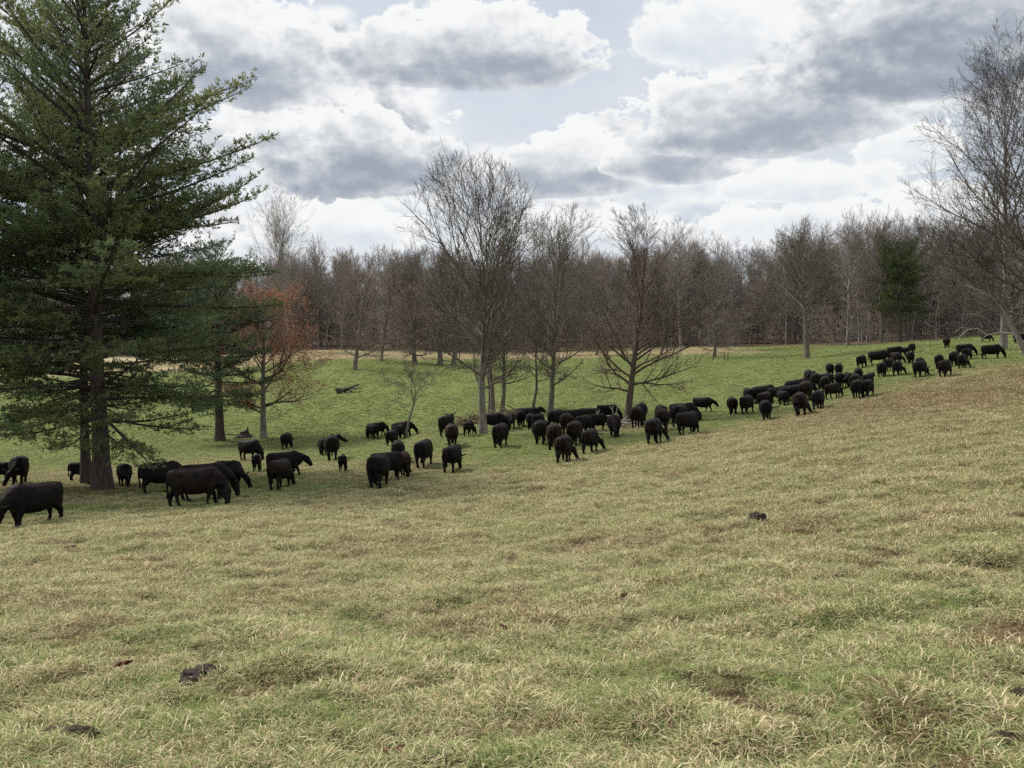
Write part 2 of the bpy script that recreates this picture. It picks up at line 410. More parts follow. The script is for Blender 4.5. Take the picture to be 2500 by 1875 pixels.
def ground_mat():
    m, N = new_mat('pasture'); g = N.add('ShaderNodeNewGeometry'); pos = g.outputs['Position']
    gr, br, fo = attr(N, 'green'), attr(N, 'brown'), attr(N, 'wood')
    n1 = N.noise(pos, 1.7, 6, 0.65); n2 = N.noise(pos, 9.0, 5, 0.7); n3 = N.noise(pos, 0.35, 4, 0.6)
    tan = N.mix(N.smooth(n2.outputs[0], .3, .7), col(0.055, 0.042, 0.022), col(0.20, 0.16, 0.085))
    grn = N.mix(N.smooth(n2.outputs[0], .3, .7), col(0.085, 0.112, 0.032), col(0.25, 0.295, 0.095))
    f = N.smooth(N.math('ADD', gr, N.math('ADD', N.math('MULTIPLY', N.math('SUBTRACT', n1.outputs[0], .5), .9), N.math('MULTIPLY', N.math('SUBTRACT', n2.outputs[0], .5), .5))), .25, .75)
    c = N.mix(f, tan, grn)
    c = N.mix(N.smooth(n3.outputs[0], .5, .75, 0, .25), c, col(0.12, 0.10, 0.05))
    c = N.mix(N.math('MULTIPLY', br, N.smooth(n1.outputs[0], .3, .6)), c, col(0.13, 0.080, 0.045))
    c = N.mix(N.math('MULTIPLY', attr(N, 'straw'), .85), c, N.mix(n2.outputs[0], col(0.38, 0.31, 0.18), col(0.62, 0.54, 0.35)))
    lit = N.mix(N.smooth(n2.outputs[0], .3, .7), col(0.10, 0.066, 0.044), col(0.22, 0.155, 0.105))
    c = N.mix(fo, c, lit)
    hgt = N.math('ADD', n2.outputs[0], N.math('MULTIPLY', n1.outputs[0], 1.5))
    return finish(m, N, principled(N, c, 0.95, bump(N, hgt, 0.9, 0.10), 0.1).outputs[0])
M_GROUND = ground_mat()

def grass_mat():
    m, N = new_mat('grass_blades')
    gr, br = attr(N, 'green', 'INSTANCER'), attr(N, 'brown', 'INSTANCER')
    t, t2 = attr(N, 'tint'), attr(N, 'tint2')
    isg = N.smooth(N.math('SUBTRACT', gr, t), -0.05, 0.05)
    tan = N.mix(N.smooth(t2, 0, .75), col(0.26, 0.203, 0.105), col(0.64, 0.545, 0.325))
    tan = N.mix(N.smooth(t2, .86, .92), tan, col(0.82, 0.72, 0.46))
    tan = N.mix(N.smooth(t2, .16, .06), tan, col(0.17, 0.105, 0.06))
    grn = N.mix(t2, col(0.135, 0.182, 0.058), col(0.375, 0.420, 0.175))
    c = N.mix(isg, tan, grn)
    c = N.mix(N.math('MULTIPLY', br, N.smooth(t2, 1.0, .35)), c, col(0.19, 0.115, 0.062))
    c = N.mix(N.math('MULTIPLY', attr(N, 'straw', 'INSTANCER'), .8), c, N.mix(t2, col(0.45, 0.37, 0.22), col(0.72, 0.63, 0.42)))
    d = N.add('ShaderNodeBsdfDiffuse'); N.l.new(c, d.inputs[0])
    tr = N.add('ShaderNodeBsdfTranslucent'); N.l.new(c, tr.inputs[0])
    mx = N.add('ShaderNodeMixShader'); mx.inputs[0].default_value = 0.25
    N.l.new(d.outputs[0], mx.inputs[1]); N.l.new(tr.outputs[0], mx.inputs[2])
    return finish(m, N, mx.outputs[0])
M_GRASS = grass_mat()

# ------------------------------------------------------------------ ground
def micro(x, y):
    r = np.hypot(x, y)
    return ((fbm(x, y, 0.75, 3, 41) - .5) * 0.24 + (fbm(x, y, 2.6, 2, 51) - .5) * 0.20) * np.clip(1.2 - r / 70, 0.25, 1)
G_ANG = np.r_[np.arange(-52, 52, 0.45), np.arange(52, 308, 4.0)] * math.pi / 180
G_RAD = 0.5 * (900 / 0.5) ** (np.arange(320) / 319.0)
def build_ground():
    ang, rr = G_ANG, G_RAD
    A, B = np.meshgrid(ang, rr); x = np.sin(A) * B; y = np.cos(A) * B
    z = gz(x, y) + micro(x, y)
    V = np.stack([x, y, z], -1).reshape(-1, 3); na = len(ang)
    i = np.arange(319)[:, None] * na; j = np.arange(na)[None]; j2 = (j + 1) % na
    Q = np.stack([i + j, i + na + j, i + na + j2, i + j2], -1).reshape(-1, 4)[:, ::-1]
    V = np.vstack([V, [[0, 0, float(gz(0., 0.))]]]); c = len(V) - 1
    T = np.stack([np.full(na, c), np.arange(na), (np.arange(na) + 1) % na], -1)[:, ::-1]
    g, b, f = cover(V[:, 0], V[:, 1])
    me = mesh_np('ground', V, [Q, T], M_GROUND, True, {'green': g, 'brown': b, 'wood': f, 'straw': straw(V[:, 0], V[:, 1])})
    tag(link(bpy.data.objects.new('ground', me)), 'sloping pasture of dry tan and green grass', None, None, 'structure')
build_ground()

# ------------------------------------------------------------------ grass (nobody could count it)
def clump(name, nb, rad, lmin, lmax, e0, e1, bend, seed, comb=None, w0=0.0031):
    g = np.random.default_rng(seed)
    a = g.uniform(0, 2 * math.pi, nb); q = rad * np.sqrt(g.uniform(0, 1, nb))
    p = np.stack([q * np.cos(a), q * np.sin(a), np.zeros(nb) - .01], -1)
    az = g.uniform(0, 2 * math.pi, nb) if comb is None else g.normal(comb, .55, nb)
    el = np.radians(g.uniform(e0, e1, nb)); L = g.uniform(lmin, lmax, nb); w = g.uniform(.7, 1.3, nb) * w0
    side = np.stack([-np.sin(az), np.cos(az), np.zeros(nb)], -1)
    curl = g.normal(0, .5, nb)
    pts = [p]
    for k in range(3):
        d = np.stack([np.cos(az) * np.cos(el), np.sin(az) * np.cos(el), np.sin(el)], -1)
        p = p + d * (L / 3)[:, None]; p[:, 2] = np.maximum(p[:, 2], 0.004); pts.append(p)
        el = el - np.radians(g.uniform(.5, 1.2, nb) * bend); az = az + curl * .6
    V = []
    for k, f in enumerate((1, .95, .75, .15)):
        V += [pts[k] - side * (w * f)[:, None], pts[k] + side * (w * f)[:, None]]
    V = np.stack(V, 1)                                   # nb, 8, 3
    b = np.arange(nb)[:, None] * 8
    Q = np.concatenate([b + np.array([[0, 1, 3, 2]]), b + np.array([[2, 3, 5, 4]]), b + np.array([[4, 5, 7, 6]])])
    t = np.repeat(g.uniform(0, 1, nb), 8); t2 = np.repeat(g.uniform(0, 1, nb), 8)
    me = mesh_np(name, V.reshape(-1, 3), [Q], M_GRASS, True, {'tint': t, 'tint2': t2})
    return bpy.data.objects.new(name, me)
def build_grass():
    lib = bpy.data.collections.new('grass_tufts')
    for k in range(5): lib.objects.link(clump('matted_tuft', 80, .17, .04, .14, 3, 50, 30, 100 + k))
    for k in range(3): lib.objects.link(clump('combed_tuft', 70, .16, .06, .18, 8, 40, 27, 200 + k, comb=0.4 + k))
    for k in range(3): lib.objects.link(clump('upright_tuft', 50, .11, .05, .13, 35, 85, 30, 300 + k))
    for k in range(3): lib.objects.link(clump('tussock', 120, .12, .07, .19, 25, 75, 45, 400 + k))
    ang = G_ANG[abs(G_ANG) < R(45)]; rr = G_RAD[(G_RAD > 1.8) & (G_RAD < 172)]      # the same net as the ground
    A, B = np.meshgrid(ang, rr); x = np.sin(A) * B; y = np.cos(A) * B; na = len(ang)
    V = np.stack([x, y, gz(x, y) + micro(x, y)], -1).reshape(-1, 3)
    i = np.arange(len(rr) - 1)[:, None] * na; j = np.arange(na - 1)[None]
    Q = np.stack([i + j, i + j + 1, i + na + j + 1, i + na + j], -1).reshape(-1, 4)
    g, b, f = cover(V[:, 0], V[:, 1]); r = np.hypot(V[:, 0], V[:, 1])
    n = fbm(V[:, 0], V[:, 1], 1.3, 3, 77)
    short = sstep(seg_signed(V[:, 0], V[:, 1], EDGE), -2, 8)
    dens = np.clip(1500 / r, 7, 330) * (1 + 2.0 * sstep(r, 115, 130) * sstep(-g, -.45, -.2)) * (0.34 + 0.95 * sstep(n, .34, .60)) * (1 - f) * (1 - .35 * short)
    scl = (0.62 + 0.85 * n) * np.interp(r, [4, 9, 18, 40, 90], [.72, .85, 1.1, 1.5, 2.0]) * (1 - 0.38 * short)
    me = mesh_np('grass', V, [Q], M_GRASS, True, {'green': g, 'brown': b, 'dens': dens, 'scl': scl, 'straw': straw(V[:, 0], V[:, 1])})
    o = tag(link(bpy.data.objects.new('grass', me)), 'matted dry and green grass blades covering the pasture', 'grass', None, 'stuff')
    ng = bpy.data.node_groups.new('grass_scatter', 'GeometryNodeTree')
    ng.interface.new_socket('Geometry', in_out='INPUT', socket_type='NodeSocketGeometry')
    ng.interface.new_socket('Geometry', in_out='OUTPUT', socket_type='NodeSocketGeometry')
    N = ng.nodes; L = ng.links
    gi = N.new('NodeGroupInput'); go = N.new('NodeGroupOutput')
    def named(nm):
        a = N.new('GeometryNodeInputNamedAttribute'); a.data_type = 'FLOAT'; a.inputs[0].default_value = nm; return a.outputs[0]
    dp = N.new('GeometryNodeDistributePointsOnFaces'); dp.distribute_method = 'RANDOM'; dp.inputs['Seed'].default_value = 3
    L.new(gi.outputs[0], dp.inputs['Mesh']); L.new(named('dens'), dp.inputs['Density'])
    ci = N.new('GeometryNodeCollectionInfo'); ci.inputs['Collection'].default_value = lib
    ci.inputs['Separate Children'].default_value = True; ci.inputs['Reset Children'].default_value = True
    ip = N.new('GeometryNodeInstanceOnPoints'); ip.inputs['Pick Instance'].default_value = True
    L.new(dp.outputs['Points'], ip.inputs['Points']); L.new(ci.outputs[0], ip.inputs['Instance'])
    ri = N.new('FunctionNodeRandomValue'); ri.data_type = 'INT'; ri.inputs[4].default_value = 0; ri.inputs[5].default_value = len(lib.objects) - 1
    L.new(ri.outputs[2], ip.inputs['Instance Index'])
    rz = N.new('FunctionNodeRandomValue'); rz.data_type = 'FLOAT_VECTOR'; rz.inputs[0].default_value = (-.12, -.12, 0); rz.inputs[1].default_value = (.12, .12, 6.283); rz.inputs['Seed'].default_value = 5
    L.new(rz.outputs[0], ip.inputs['Rotation'])
    rs = N.new('FunctionNodeRandomValue'); rs.data_type = 'FLOAT'; rs.inputs[2].default_value = .75; rs.inputs[3].default_value = 1.3; rs.inputs['Seed'].default_value = 9
    mu = N.new('ShaderNodeMath'); mu.operation = 'MULTIPLY'; L.new(rs.outputs[1], mu.inputs[0]); L.new(named('scl'), mu.inputs[1])
    L.new(mu.outputs[0], ip.inputs['Scale']); L.new(ip.outputs[0], go.inputs[0])
    md = o.modifiers.new('scatter', 'NODES'); md.node_group = ng
build_grass()

# ------------------------------------------------------------------ cattle
def loft(bm, secs, k=14, box=1.0):
    """secs: (centre, axis_a, axis_b, ra, rb) -> closed tube"""
    rings = []
    for c, a, b, ra, rb in secs:
        c, a, b = Vector(c), Vector(a), Vector(b)
        e = lambda v: math.copysign(abs(v) ** box, v)
        rings.append([bm.verts.new(c + a * (ra * e(math.cos(t))) + b * (rb * e(math.sin(t)))) for t in [2 * math.pi * i / k for i in range(k)]])
    for r0, r1 in zip(rings[:-1], rings[1:]):
        for i in range(k): bm.faces.new((r0[i], r0[(i + 1) % k], r1[(i + 1) % k], r1[i]))
    bm.faces.new(rings[0][::-1]); bm.faces.new(rings[-1])
def limb(bm, pts, flat=1.0, k=10):
    """pts (x, y, z, r): tube with rings square to its run; flat squeezes it sideways (y)"""
    secs = []
    for i, p in enumerate(pts):
        a = Vector(pts[max(i - 1, 0)][:3]); b = Vector(pts[min(i + 1, len(pts) - 1)][:3]); t = (b - a).normalized()
        s = Vector((0, 1, 0)); s = (s - t * s.dot(t)).normalized(); n = t.cross(s)
        secs.append((p[:3], n, s, p[3], p[3] * (p[4] if len(p) > 4 else flat)))
    loft(bm, secs, k)
def make_cow(name, pose, yaw=0.0, stride=0.0, calf=False, fat=1.0, tail=0.0):
    bm = bmesh.new(); Y, Z, X = Vector((0, 1, 0)), Vector((0, 0, 1)), Vector((1, 0, 0))
    low = 0.0
    body = [(-.86, 1.06, .13, .12), (-.82, 1.03, .25, .21), (-.70, .97, .345, .295), (-.48, .915, .405, .335), (-.18, .875, .445, .395),
            (.12, .865, .455, .40), (.38, .885, .445, .345), (.58, .925, .42, .285), (.74, .93, .36, .225), (.85, .90, .26, .15), (.90, .88, .15, .08)]
    if calf: body = [(x * .88, z + .03, h * .80, w * .72) for x, z, h, w in body]
    loft(bm, [((x, 0, z), Z, Y, h, w * fat) for x, z, h, w in body], 22, .80)
    # withers, hip bones
    limb(bm, [(.30, 0, 1.22, .07), (.46, 0, 1.26, .11), (.64, 0, 1.20, .11)], .8)
    for s in (-1, 1): limb(bm, [(-.52, .10 * s, 1.20, .06), (-.52, .24 * s, 1.18, .085), (-.44, .31 * s, 1.08, .06)])
    th = math.radians(yaw)
    def sw(x, z, f):  # swing neck and head sideways about the shoulder
        a = th * f; return (.62 + (x - .62) * math.cos(a), (x - .62) * math.sin(a), z)
    if pose in ('graze', 'lie_graze'):
        nk = [(.50, 1.00, .34, .78), (.71, .94, .285, .70), (.87, .82, .225, .66), (.98, .69, .178, .68), (1.05, .59, .145, .75)]
        hd = [(1.08, .66, .09, 1.0), (1.10, .57, .152, .86), (1.12, .46, .165, .74), (1.16, .32, .132, .72), (1.195, .19, .102, .86), (1.21, .095, .096, 1.0), (1.215, .04, .075, 1.0)]
    elif pose == 'up':
        nk = [(.50, .99, .345, .76), (.74, 1.03, .285, .68), (.90, 1.11, .225, .64), (1.01, 1.19, .178, .66), (1.06, 1.24, .145, .75)]
        hd = [(.99, 1.29, .10, 1.0), (1.06, 1.25, .172, .84), (1.14, 1.18, .182, .74), (1.24, 1.10, .150, .74), (1.34, 1.01, .115, .92), (1.41, .95, .10, 1.0), (1.43, .93, .07, 1.0)]
    else:  # walk: head carried low and forward
        nk = [(.50, .98, .345, .78), (.74, .99, .285, .70), (.92, .98, .222, .66), (1.02, .96, .178, .68), (1.08, .95, .145, .75)]
        hd = [(1.04, .99, .10, 1.0), (1.10, .92, .172, .84), (1.17, .83, .182, .74), (1.25, .72, .150, .74), (1.33, .61, .115, .92), (1.38, .53, .10, 1.0), (1.40, .50, .07, 1.0)]
    n = len(nk)
    limb(bm, [(*sw(x, z, (i + .3) / n), r, f) for i, (x, z, r, f) in enumerate(nk)], 1, 12)
    limb(bm, [(*sw(x, z, 1.0 + .12 * i), r, f) for i, (x, z, r, f) in enumerate(hd)], 1, 12)
    # ears
    ex, ez = hd[0][0] - .02, hd[0][1] - .02
    for s in (-1, 1):
        c = Vector(sw(ex, ez, 1.0)); o = Vector((-math.sin(th), math.cos(th), 0)) * s
        secs = []
        for t, ra in ((.08, .045), (.15, .085), (.24, .095), (.33, .065), (.39, .025)):
            secs.append((c + o * t + Vector((-.10 * t, 0, .38 * t)), X, Z, ra * .9, max(ra * .42, .026)))
        loft(bm, secs, 8)
    lying = pose.startswith('lie')
    if not lying:
        d = stride
        for s, f in ((1, 1), (-1, -1)):
            o = d * f
            limb(bm, [(.50, .15 * s, .90, .20, .7), (.54, .18 * s, .68, .155, .8), (.54 + .4 * o, .175 * s, .48, .105), (.55 + .8 * o, .17 * s, .36, .076), (.54 + 1.0 * o, .165 * s, .22, .053), (.54 + 1.15 * o, .165 * s, .11, .058), (.57 + 1.2 * o, .165 * s, .05, .070), (.58 + 1.2 * o, .165 * s, -.03, .075)])
            o = -d * f
            limb(bm, [(-.58, .14 * s, .98, .24, .75), (-.56, .18 * s, .78, .235, .7), (-.54 + .3 * o, .19 * s, .60, .165, .8), (-.66 + .6 * o, .185 * s, .44, .086), (-.68 + .8 * o, .18 * s, .27, .057), (-.65 + 1.0 * o, .18 * s, .12, .060), (-.61 + 1.05 * o, .18 * s, .05, .070), (-.60 + 1.05 * o, .18 * s, -.03, .075)])
    else:
        for s in (-1, 1):
            limb(bm, [(.50, .18 * s, .72, .15), (.66, .22 * s, .54, .10), (.80, .22 * s, .50, .06), (.62, .20 * s, .47, .05), (.50, .2 * s, .47, .045)])
            limb(bm, [(-.52, .22 * s, .75, .20), (-.30, .34 * s, .60, .14), (-.12, .42 * s, .50, .08), (-.34, .45 * s, .48, .055), (-.20, .46 * s, .47, .05)])
    # tail
    limb(bm, [(-.80, 0, 1.22, .06), (-.87, .02 * tail, 1.13, .048), (-.88, .10 * tail, .90, .038), (-.86, .22 * tail, .66, .036), (-.84 - .06 * abs(tail), .34 * tail, .50, .045), (-.84 - .1 * abs(tail), .40 * tail, .36, .040), (-.84 - .1 * abs(tail), .42 * tail, .30, .02)])
    if calf:
        for v in bm.verts: v.co = Vector((v.co.x * .62, v.co.y * .62, v.co.z * .66))
    if lying:
        for v in bm.verts: v.co.z -= .42
    bmesh.ops.recalc_face_normals(bm, faces=bm.faces)
    me = bpy.data.meshes.new(name + '_rough'); bm.to_mesh(me); bm.free()
    o = bpy.data.objects.new(name + '_rough', me); COL.objects.link(o)
    m = o.modifiers.new('r', 'REMESH'); m.mode = 'VOXEL'; m.voxel_size = 0.024 if not calf else 0.017
    m = o.modifiers.new('s', 'SMOOTH'); m.factor = .5; m.iterations = 3
    m = o.modifiers.new('d', 'DECIMATE'); m.ratio = .5
    dg = bpy.context.evaluated_depsgraph_get(); dg.update()
    res = bpy.data.meshes.new_from_object(o.evaluated_get(dg)); res.name = name
    bpy.data.objects.remove(o)
    from mathutils import noise as mn
    nrm = [v.normal.copy() for v in res.vertices]
    for v, nv in zip(res.vertices, nrm):       # uneven muscle and winter coat
        k = mn.noise(v.co * 3.1) * .016 + mn.noise(v.co * 8.0 + Vector((5, fat * 7, stride * 30))) * .012
        v.co += nv * k * (.6 if calf else 1.0)
    res.materials.clear(); res.materials.append(M_COW)
    res.polygons.foreach_set('use_smooth', np.ones(len(res.polygons), bool))
    return res
COWS = {
    'g0': make_cow('cow_grazing', 'graze', 0, .06, tail=.1), 'g1': make_cow('cow_grazing_turned', 'graze', 28, -.10, fat=1.06, tail=-.3),
    'g2': make_cow('cow_grazing_other', 'graze', -30, .13, fat=.97, tail=.2), 'g3': make_cow('cow_grazing_wide', 'graze', -12, -.05, fat=1.12),
    'u0': make_cow('cow_head_up', 'up', 0, .05), 'u1': make_cow('cow_looking_round', 'up', 45, -.08, fat=1.05, tail=.3),
    'u2': make_cow('cow_looking_other', 'up', -45, .07, fat=1.05), 'w0': make_cow('cow_walking', 'walk', 8, .17, tail=.1),
    'c0': make_cow('calf_standing', 'up', 10, .05, True), 'c1': make_cow('calf_grazing', 'graze', -10, .07, True),
}
# photo column and row of the hooves, height in photo pixels, heading (0 right, 90 away, 180 left, 270 to camera), body, brownness, what tells it apart
HERD = [
 (86,1281,106,214,'g0',.15,'large black cow grazing to the left at the left edge, nearest of the herd'),
 (-14,1178,50,182,'g0',.1,'black cow cut by the left edge, only its hindquarters in view'),
 (46,1182,68,222,'g2',.2,'black cow grazing towards the camera above the nearest cow at far left'),
 (201,1175,45,2,'u0',.1,'young black cow half hidden behind the left pine trunk'),
 (304,1186,54,300,'g0',.15,'black cow grazing towards the camera just right of the thick pine trunk'),
 (394,1204,76,14,'g3',.1,'black cow whose head is hidden behind the biggest cow right of the pine'),
 (476,1238,94,4,'g2',.35,'biggest black cow right of the pine, grazing side-on to the right'),
 (498,1222,88,8,'g0',.3,'black cow directly behind the biggest cow, its back showing above it'),
 (560,1193,71,356,'g1',.1,'black cow grazing with its ear pricked, right of the biggest cow'),
 (610,1124,50,352,'g0',.1,'black cow grazing downhill in front of the broken stump by the rusty oak'),
 (628,1151,47,72,'c1',.1,'small black calf seen from behind below the cow at the stump'),
 (684,1192,71,24,'g3',.45,'stout black cow with a dusty brown back standing in front of a cow looking right'),
 (696,1166,62,2,'w0',.1,'black cow with its head raised looking right behind the dusty-backed cow'),
 (700,1096,38,66,'g3',.05,'black cow standing alone on green grass right of the rusty oak trunk'),
 (791,1113,44,98,'g0',.1,'black cow half hidden behind the pair-mate that looks uphill, left of the lone calf'),
 (812,1124,60,78,'u2',.2,'black cow seen from behind with head raised, above the lone calf'),
 (838,1151,41,84,'c1',.05,'lone small black calf seen from behind in the middle of the left pasture'),
 (911,1072,36,166,'g0',.05,'black cow grazing to the left, leftmost of the group by the sapling'),
 (922,1066,34,2,'g2',.05,'black cow behind the leftmost cow of the group by the sapling'),
 (960,1088,38,8,'u0',.05,'young black cow with raised head just left of the sapling stem'),
 (976,1073,36,2,'g1',.15,'black cow grazing behind the sapling stem'),
 (986,1067,38,6,'g0',.55,'brownish black cow furthest back of the group by the sapling'),
 (925,1189,80,42,'g1',.15,'big black cow grazing away to the right, left of the reddish-brown cow'),
 (946,1173,68,34,'g0',.1,'black cow wedged behind the big cow and the reddish-brown cow'),
 (984,1161,57,62,'g3',1.0,'reddish-brown backed cow in the cluster below the sapling'),
 (974,1130,54,88,'g0',.1,'black cow seen from behind directly above the reddish-brown backed cow'),
 (1036,1140,64,28,'g1',.1,'black cow grazing right with arched back, right of the reddish-brown cow'),
 (1106,1152,64,8,'g0',.1,'black cow grazing right with its tail hanging, below the brown-rumped cow'),
 (1105,1090,54,90,'g0',.95,'brown-rumped cow seen straight from behind left of the tall central tree'),
 (1094,1065,51,28,'u0',.1,'black cow with raised head left of the brush pile at the central tree'),
 (1146,1064,38,0,'c1',.05,'black calf grazing right up to the foot of the tall central tree'),
 (1205,1052,43,2,'g0',.1,'black cow standing behind the trunk of the tall central tree'),
 (1222,1091,57,22,'g1',.15,'black cow grazing right just right of the tall central trunk'),
 (1246,1047,38,326,'g2',.1,'black cow grazing towards the camera in front of the brush pile'),
 (1271,1042,40,96,'g3',.05,'black cow seen from behind at the right end of the brush pile'),
 (1289,1037,41,10,'u0',.1,'black cow with raised head below the slim crooked tree'),
 (1296,1047,37,92,'g0',.05,'narrow black cow seen from behind under the slim crooked tree'),
 (1314,1053,42,70,'g2',.15,'black cow facing uphill behind the cow with the pale-lit tail'),
 (1319,1084,57,68,'g3',.15,'black cow seen from behind with a pale-lit tail, left end of the dense central huddle'),
 (1358,1047,46,62,'g0',.05,'round black cow at the foot of the leaning central tree'),
 (1400,1042,43,18,'g1',.05,'black cow right of the leaning tree foot at the back of the huddle'),
 (1438,1039,43,192,'w0',.05,'black cow facing left at the back of the dense central huddle'),
 (1384,1060,50,90,'g3',.5,'brownish cow seen from behind in the middle of the dense central huddle'),
 (1353,1096,60,84,'g0',.7,'brown-backed cow seen from behind left of the foremost huddle cow'),
 (1404,1087,59,56,'g1',.45,'dusty brown cow facing away right behind the foremost huddle cow'),
 (1426,1062,48,62,'g3',.25,'dark grey lit cow behind the cow that grazes right of the huddle'),
 (1456,1052,42,22,'g0',.0,'jet black cow left of the antler-shaped dead branches'),
 (1379,1130,66,66,'g2',.4,'foremost cow of the dense central huddle, seen from behind with its head down'),
 (1444,1106,59,42,'g2',.2,'black cow grazing right at the right front of the dense central huddle'),
 (1483,1026,38,0,'g0',.0,'black cow side-on behind the antler-shaped dead branches'),
 (1501,1065,53,272,'g0',.3,'black cow facing the camera in front of the dead branches'),
 (1556,1044,57,62,'g3',.4,'stout cow with a brown rump just right of the forked oak trunk'),
 (1567,1031,46,84,'g0',.05,'black cow hidden behind the stout brown-rumped cow at the oak'),
 (1601,1082,60,36,'g2',.2,'black cow with a red ear tag grazing at the front of the group of five'),
 (1620,1052,53,102,'g3',.6,'brown-sided cow seen from behind above the cow with the red ear tag'),
 (1616,1036,47,100,'g0',.05,'black cow rear of the group of five, above the brown-sided cow'),
 (1660,1042,53,32,'g3',.2,'black cow turned away behind the side-on grazing cow of the group of five'),
 (1668,1031,47,10,'g0',.05,'black cow furthest back whose flat back shows beside the cow walking right'),
 (1682,1062,56,5,'g1',.2,'black cow grazing side-on to the right, right front of the group of five'),
 (1716,1006,36,352,'w0',.1,'black cow walking right with its snout pushed forward'),
 (1790,1011,41,112,'g0',.4,'brownish cow, leftmost of the right-hand huddle, seen from behind'),
 (1826,1011,45,28,'g1',.15,'black cow second from the left in the right-hand huddle front row'),
 (1873,1026,48,90,'g0',.1,'black cow seen straight from behind, lowest of the right-hand huddle'),
 (1830,986,38,102,'g0',.05,'small round black cow at the back left of the right-hand huddle'),
 (1868,982,41,4,'g0',.1,'black cow with a long level back at the rear left of the right-hand huddle'),
 (1905,983,39,10,'g3',.05,'black cow beside the one with the long level back in the right-hand huddle'),
 (1870,999,42,38,'g1',.25,'black cow grazing right behind the cow seen straight from behind'),
 (1915,989,35,178,'g0',.1,'black cow grazing left in the middle of the right-hand huddle'),
 (1958,1016,58,74,'g2',.7,'brown and grey backed cow seen from behind in the right-hand huddle'),
 (2001,1000,47,28,'w0',.05,'black cow stepping uphill right of the brown and grey backed cow'),
 (1953,970,46,10,'g0',.1,'black cow above the brown and grey backed cow, level back'),
 (1972,977,46,58,'g3',.45,'cow with a brown patch on its back in the upper huddle'),
 (1941,980,40,172,'w0',.05,'black cow facing left above the brown and grey backed cow'),
 (1980,942,39,100,'g0',.1,'black cow seen from behind at the top left of the upper huddle'),
 (1994,949,38,128,'u1',.1,'black cow with a white ear tag in the upper huddle'),
 (2028,919,31,112,'g0',.25,'black cow at the top of the huddle beside the one with raised head'),
 (2050,917,29,8,'u0',.1,'black cow with raised head looking right at the top of the huddle'),
 (2016,946,34,60,'g3',.05,'black cow below the top pair of the upper huddle'),
 (2018,958,39,72,'u2',.2,'greyish black cow in the middle of the upper huddle'),
 (2036,973,37,4,'g0',.3,'brownish black cow grazing right below the middle of the upper huddle'),
 (2053,949,39,90,'g0',.05,'left of two black cows standing flank to flank seen from behind'),
 (2073,947,37,100,'g3',.05,'right of two black cows standing flank to flank seen from behind'),
 (2098,932,33,90,'g0',.1,'round black cow behind the broad cow at the huddle right end'),
 (2091,957,43,80,'u1',.2,'dark grey cow looking round at the right end of the huddle'),
 (2096,974,46,28,'g3',.15,'broad black cow at the lower right end of the huddle'),
 (2121,970,43,8,'g1',.1,'black cow grazing right, rightmost of the lower huddle'),
 (2122,944,29,0,'u0',.05,'small black cow with raised head right of the huddle'),
 (2106,898,30,8,'g0',.05,'black cow grazing right, leftmost of the upper slope group'),
 (2146,890,33,2,'g3',.05,'long black cow side-on behind the cows of the upper slope group'),
 (2190,888,28,354,'g1',.2,'black cow grazing right beside the long cow on the upper slope'),
 (2186,873,26,12,'g0',.05,'black cow half hidden behind the long cow on the upper slope'),
 (2210,869,26,0,'c0',.0,'tiny black calf beside its mother high on the slope'),
 (2228,862,23,2,'w0',.0,'black cow with a calf at its flank high on the slope'),
 (2224,889,30,102,'g0',.15,'black cow seen from behind below the cow with the calf'),
 (2172,906,31,62,'u1',.45,'brownish cow behind the two grazing cows of the upper slope'),
 (2155,920,35,18,'g0',.5,'brown-shouldered cow, left of two grazing side by side on the upper slope'),
 (2193,917,35,4,'g2',.15,'black cow grazing right, right of the brown-shouldered cow'),
 (2248,907,33,82,'g0',.1,'black cow behind the broad grazing cow in the middle of the upper slope'),
 (2248,920,39,24,'g3',.15,'broad black cow grazing right in the middle of the upper slope'),
 (2294,899,33,82,'g0',.3,'black cow seen from behind at the left of the rightmost cluster'),
 (2309,920,41,20,'g1',.1,'black cow grazing right at the front of the rightmost cluster'),
 (2330,894,35,40,'g0',.15,'black cow in the middle of the rightmost cluster'),
 (2351,900,35,28,'g2',.1,'black cow grazing right at the lower right of the rightmost cluster'),
 (2361,878,27,10,'g0',.1,'black cow above the lower right cow of the rightmost cluster'),
 (2356,869,29,0,'g3',.0,'long black cow at the top of the rightmost cluster'),
 (2312,849,27,90,'g0',.45,'lone dark brown cow seen from behind near the crest'),
 (2421,876,34,2,'g0',.0,'long black cow grazing side-on left of the big tree at right'),
 (2408,835,23,6,'c1',.0,'small black cow grazing on the crest under the dead limb'),
 (2494,838,25,4,'g0',.0,'black cow at the right edge behind the leaning limb'),
]
# width of the whole animal in photo pixels, where the photograph shows it: fixes how far it is turned from side-on
WIDE = {2: 56, 4: 46, 8: 97, 9: 76, 10: 38, 11: 85, 13: 38, 15: 40, 16: 33, 17: 47, 19: 48, 20: 47, 22: 78, 24: 53, 26: 69, 27: 72, 29: 60, 30: 47, 32: 57, 33: 37, 38: 41, 43: 45, 44: 55, 47: 59, 48: 63,
        49: 61, 51: 50, 53: 60, 54: 38, 56: 60, 58: 82, 59: 69, 60: 31, 61: 49, 66: 50, 67: 40, 68: 44, 69: 44, 71: 38, 74: 25, 75: 23, 76: 25, 78: 32, 79: 55, 83: 35, 84: 40, 85: 45, 86: 38, 87: 34, 88: 55,
        89: 38, 92: 24, 93: 22, 95: 33, 96: 35, 97: 23, 98: 45, 99: 27, 100: 48, 101: 29, 102: 32, 103: 33, 104: 58, 105: 19, 106: 61}
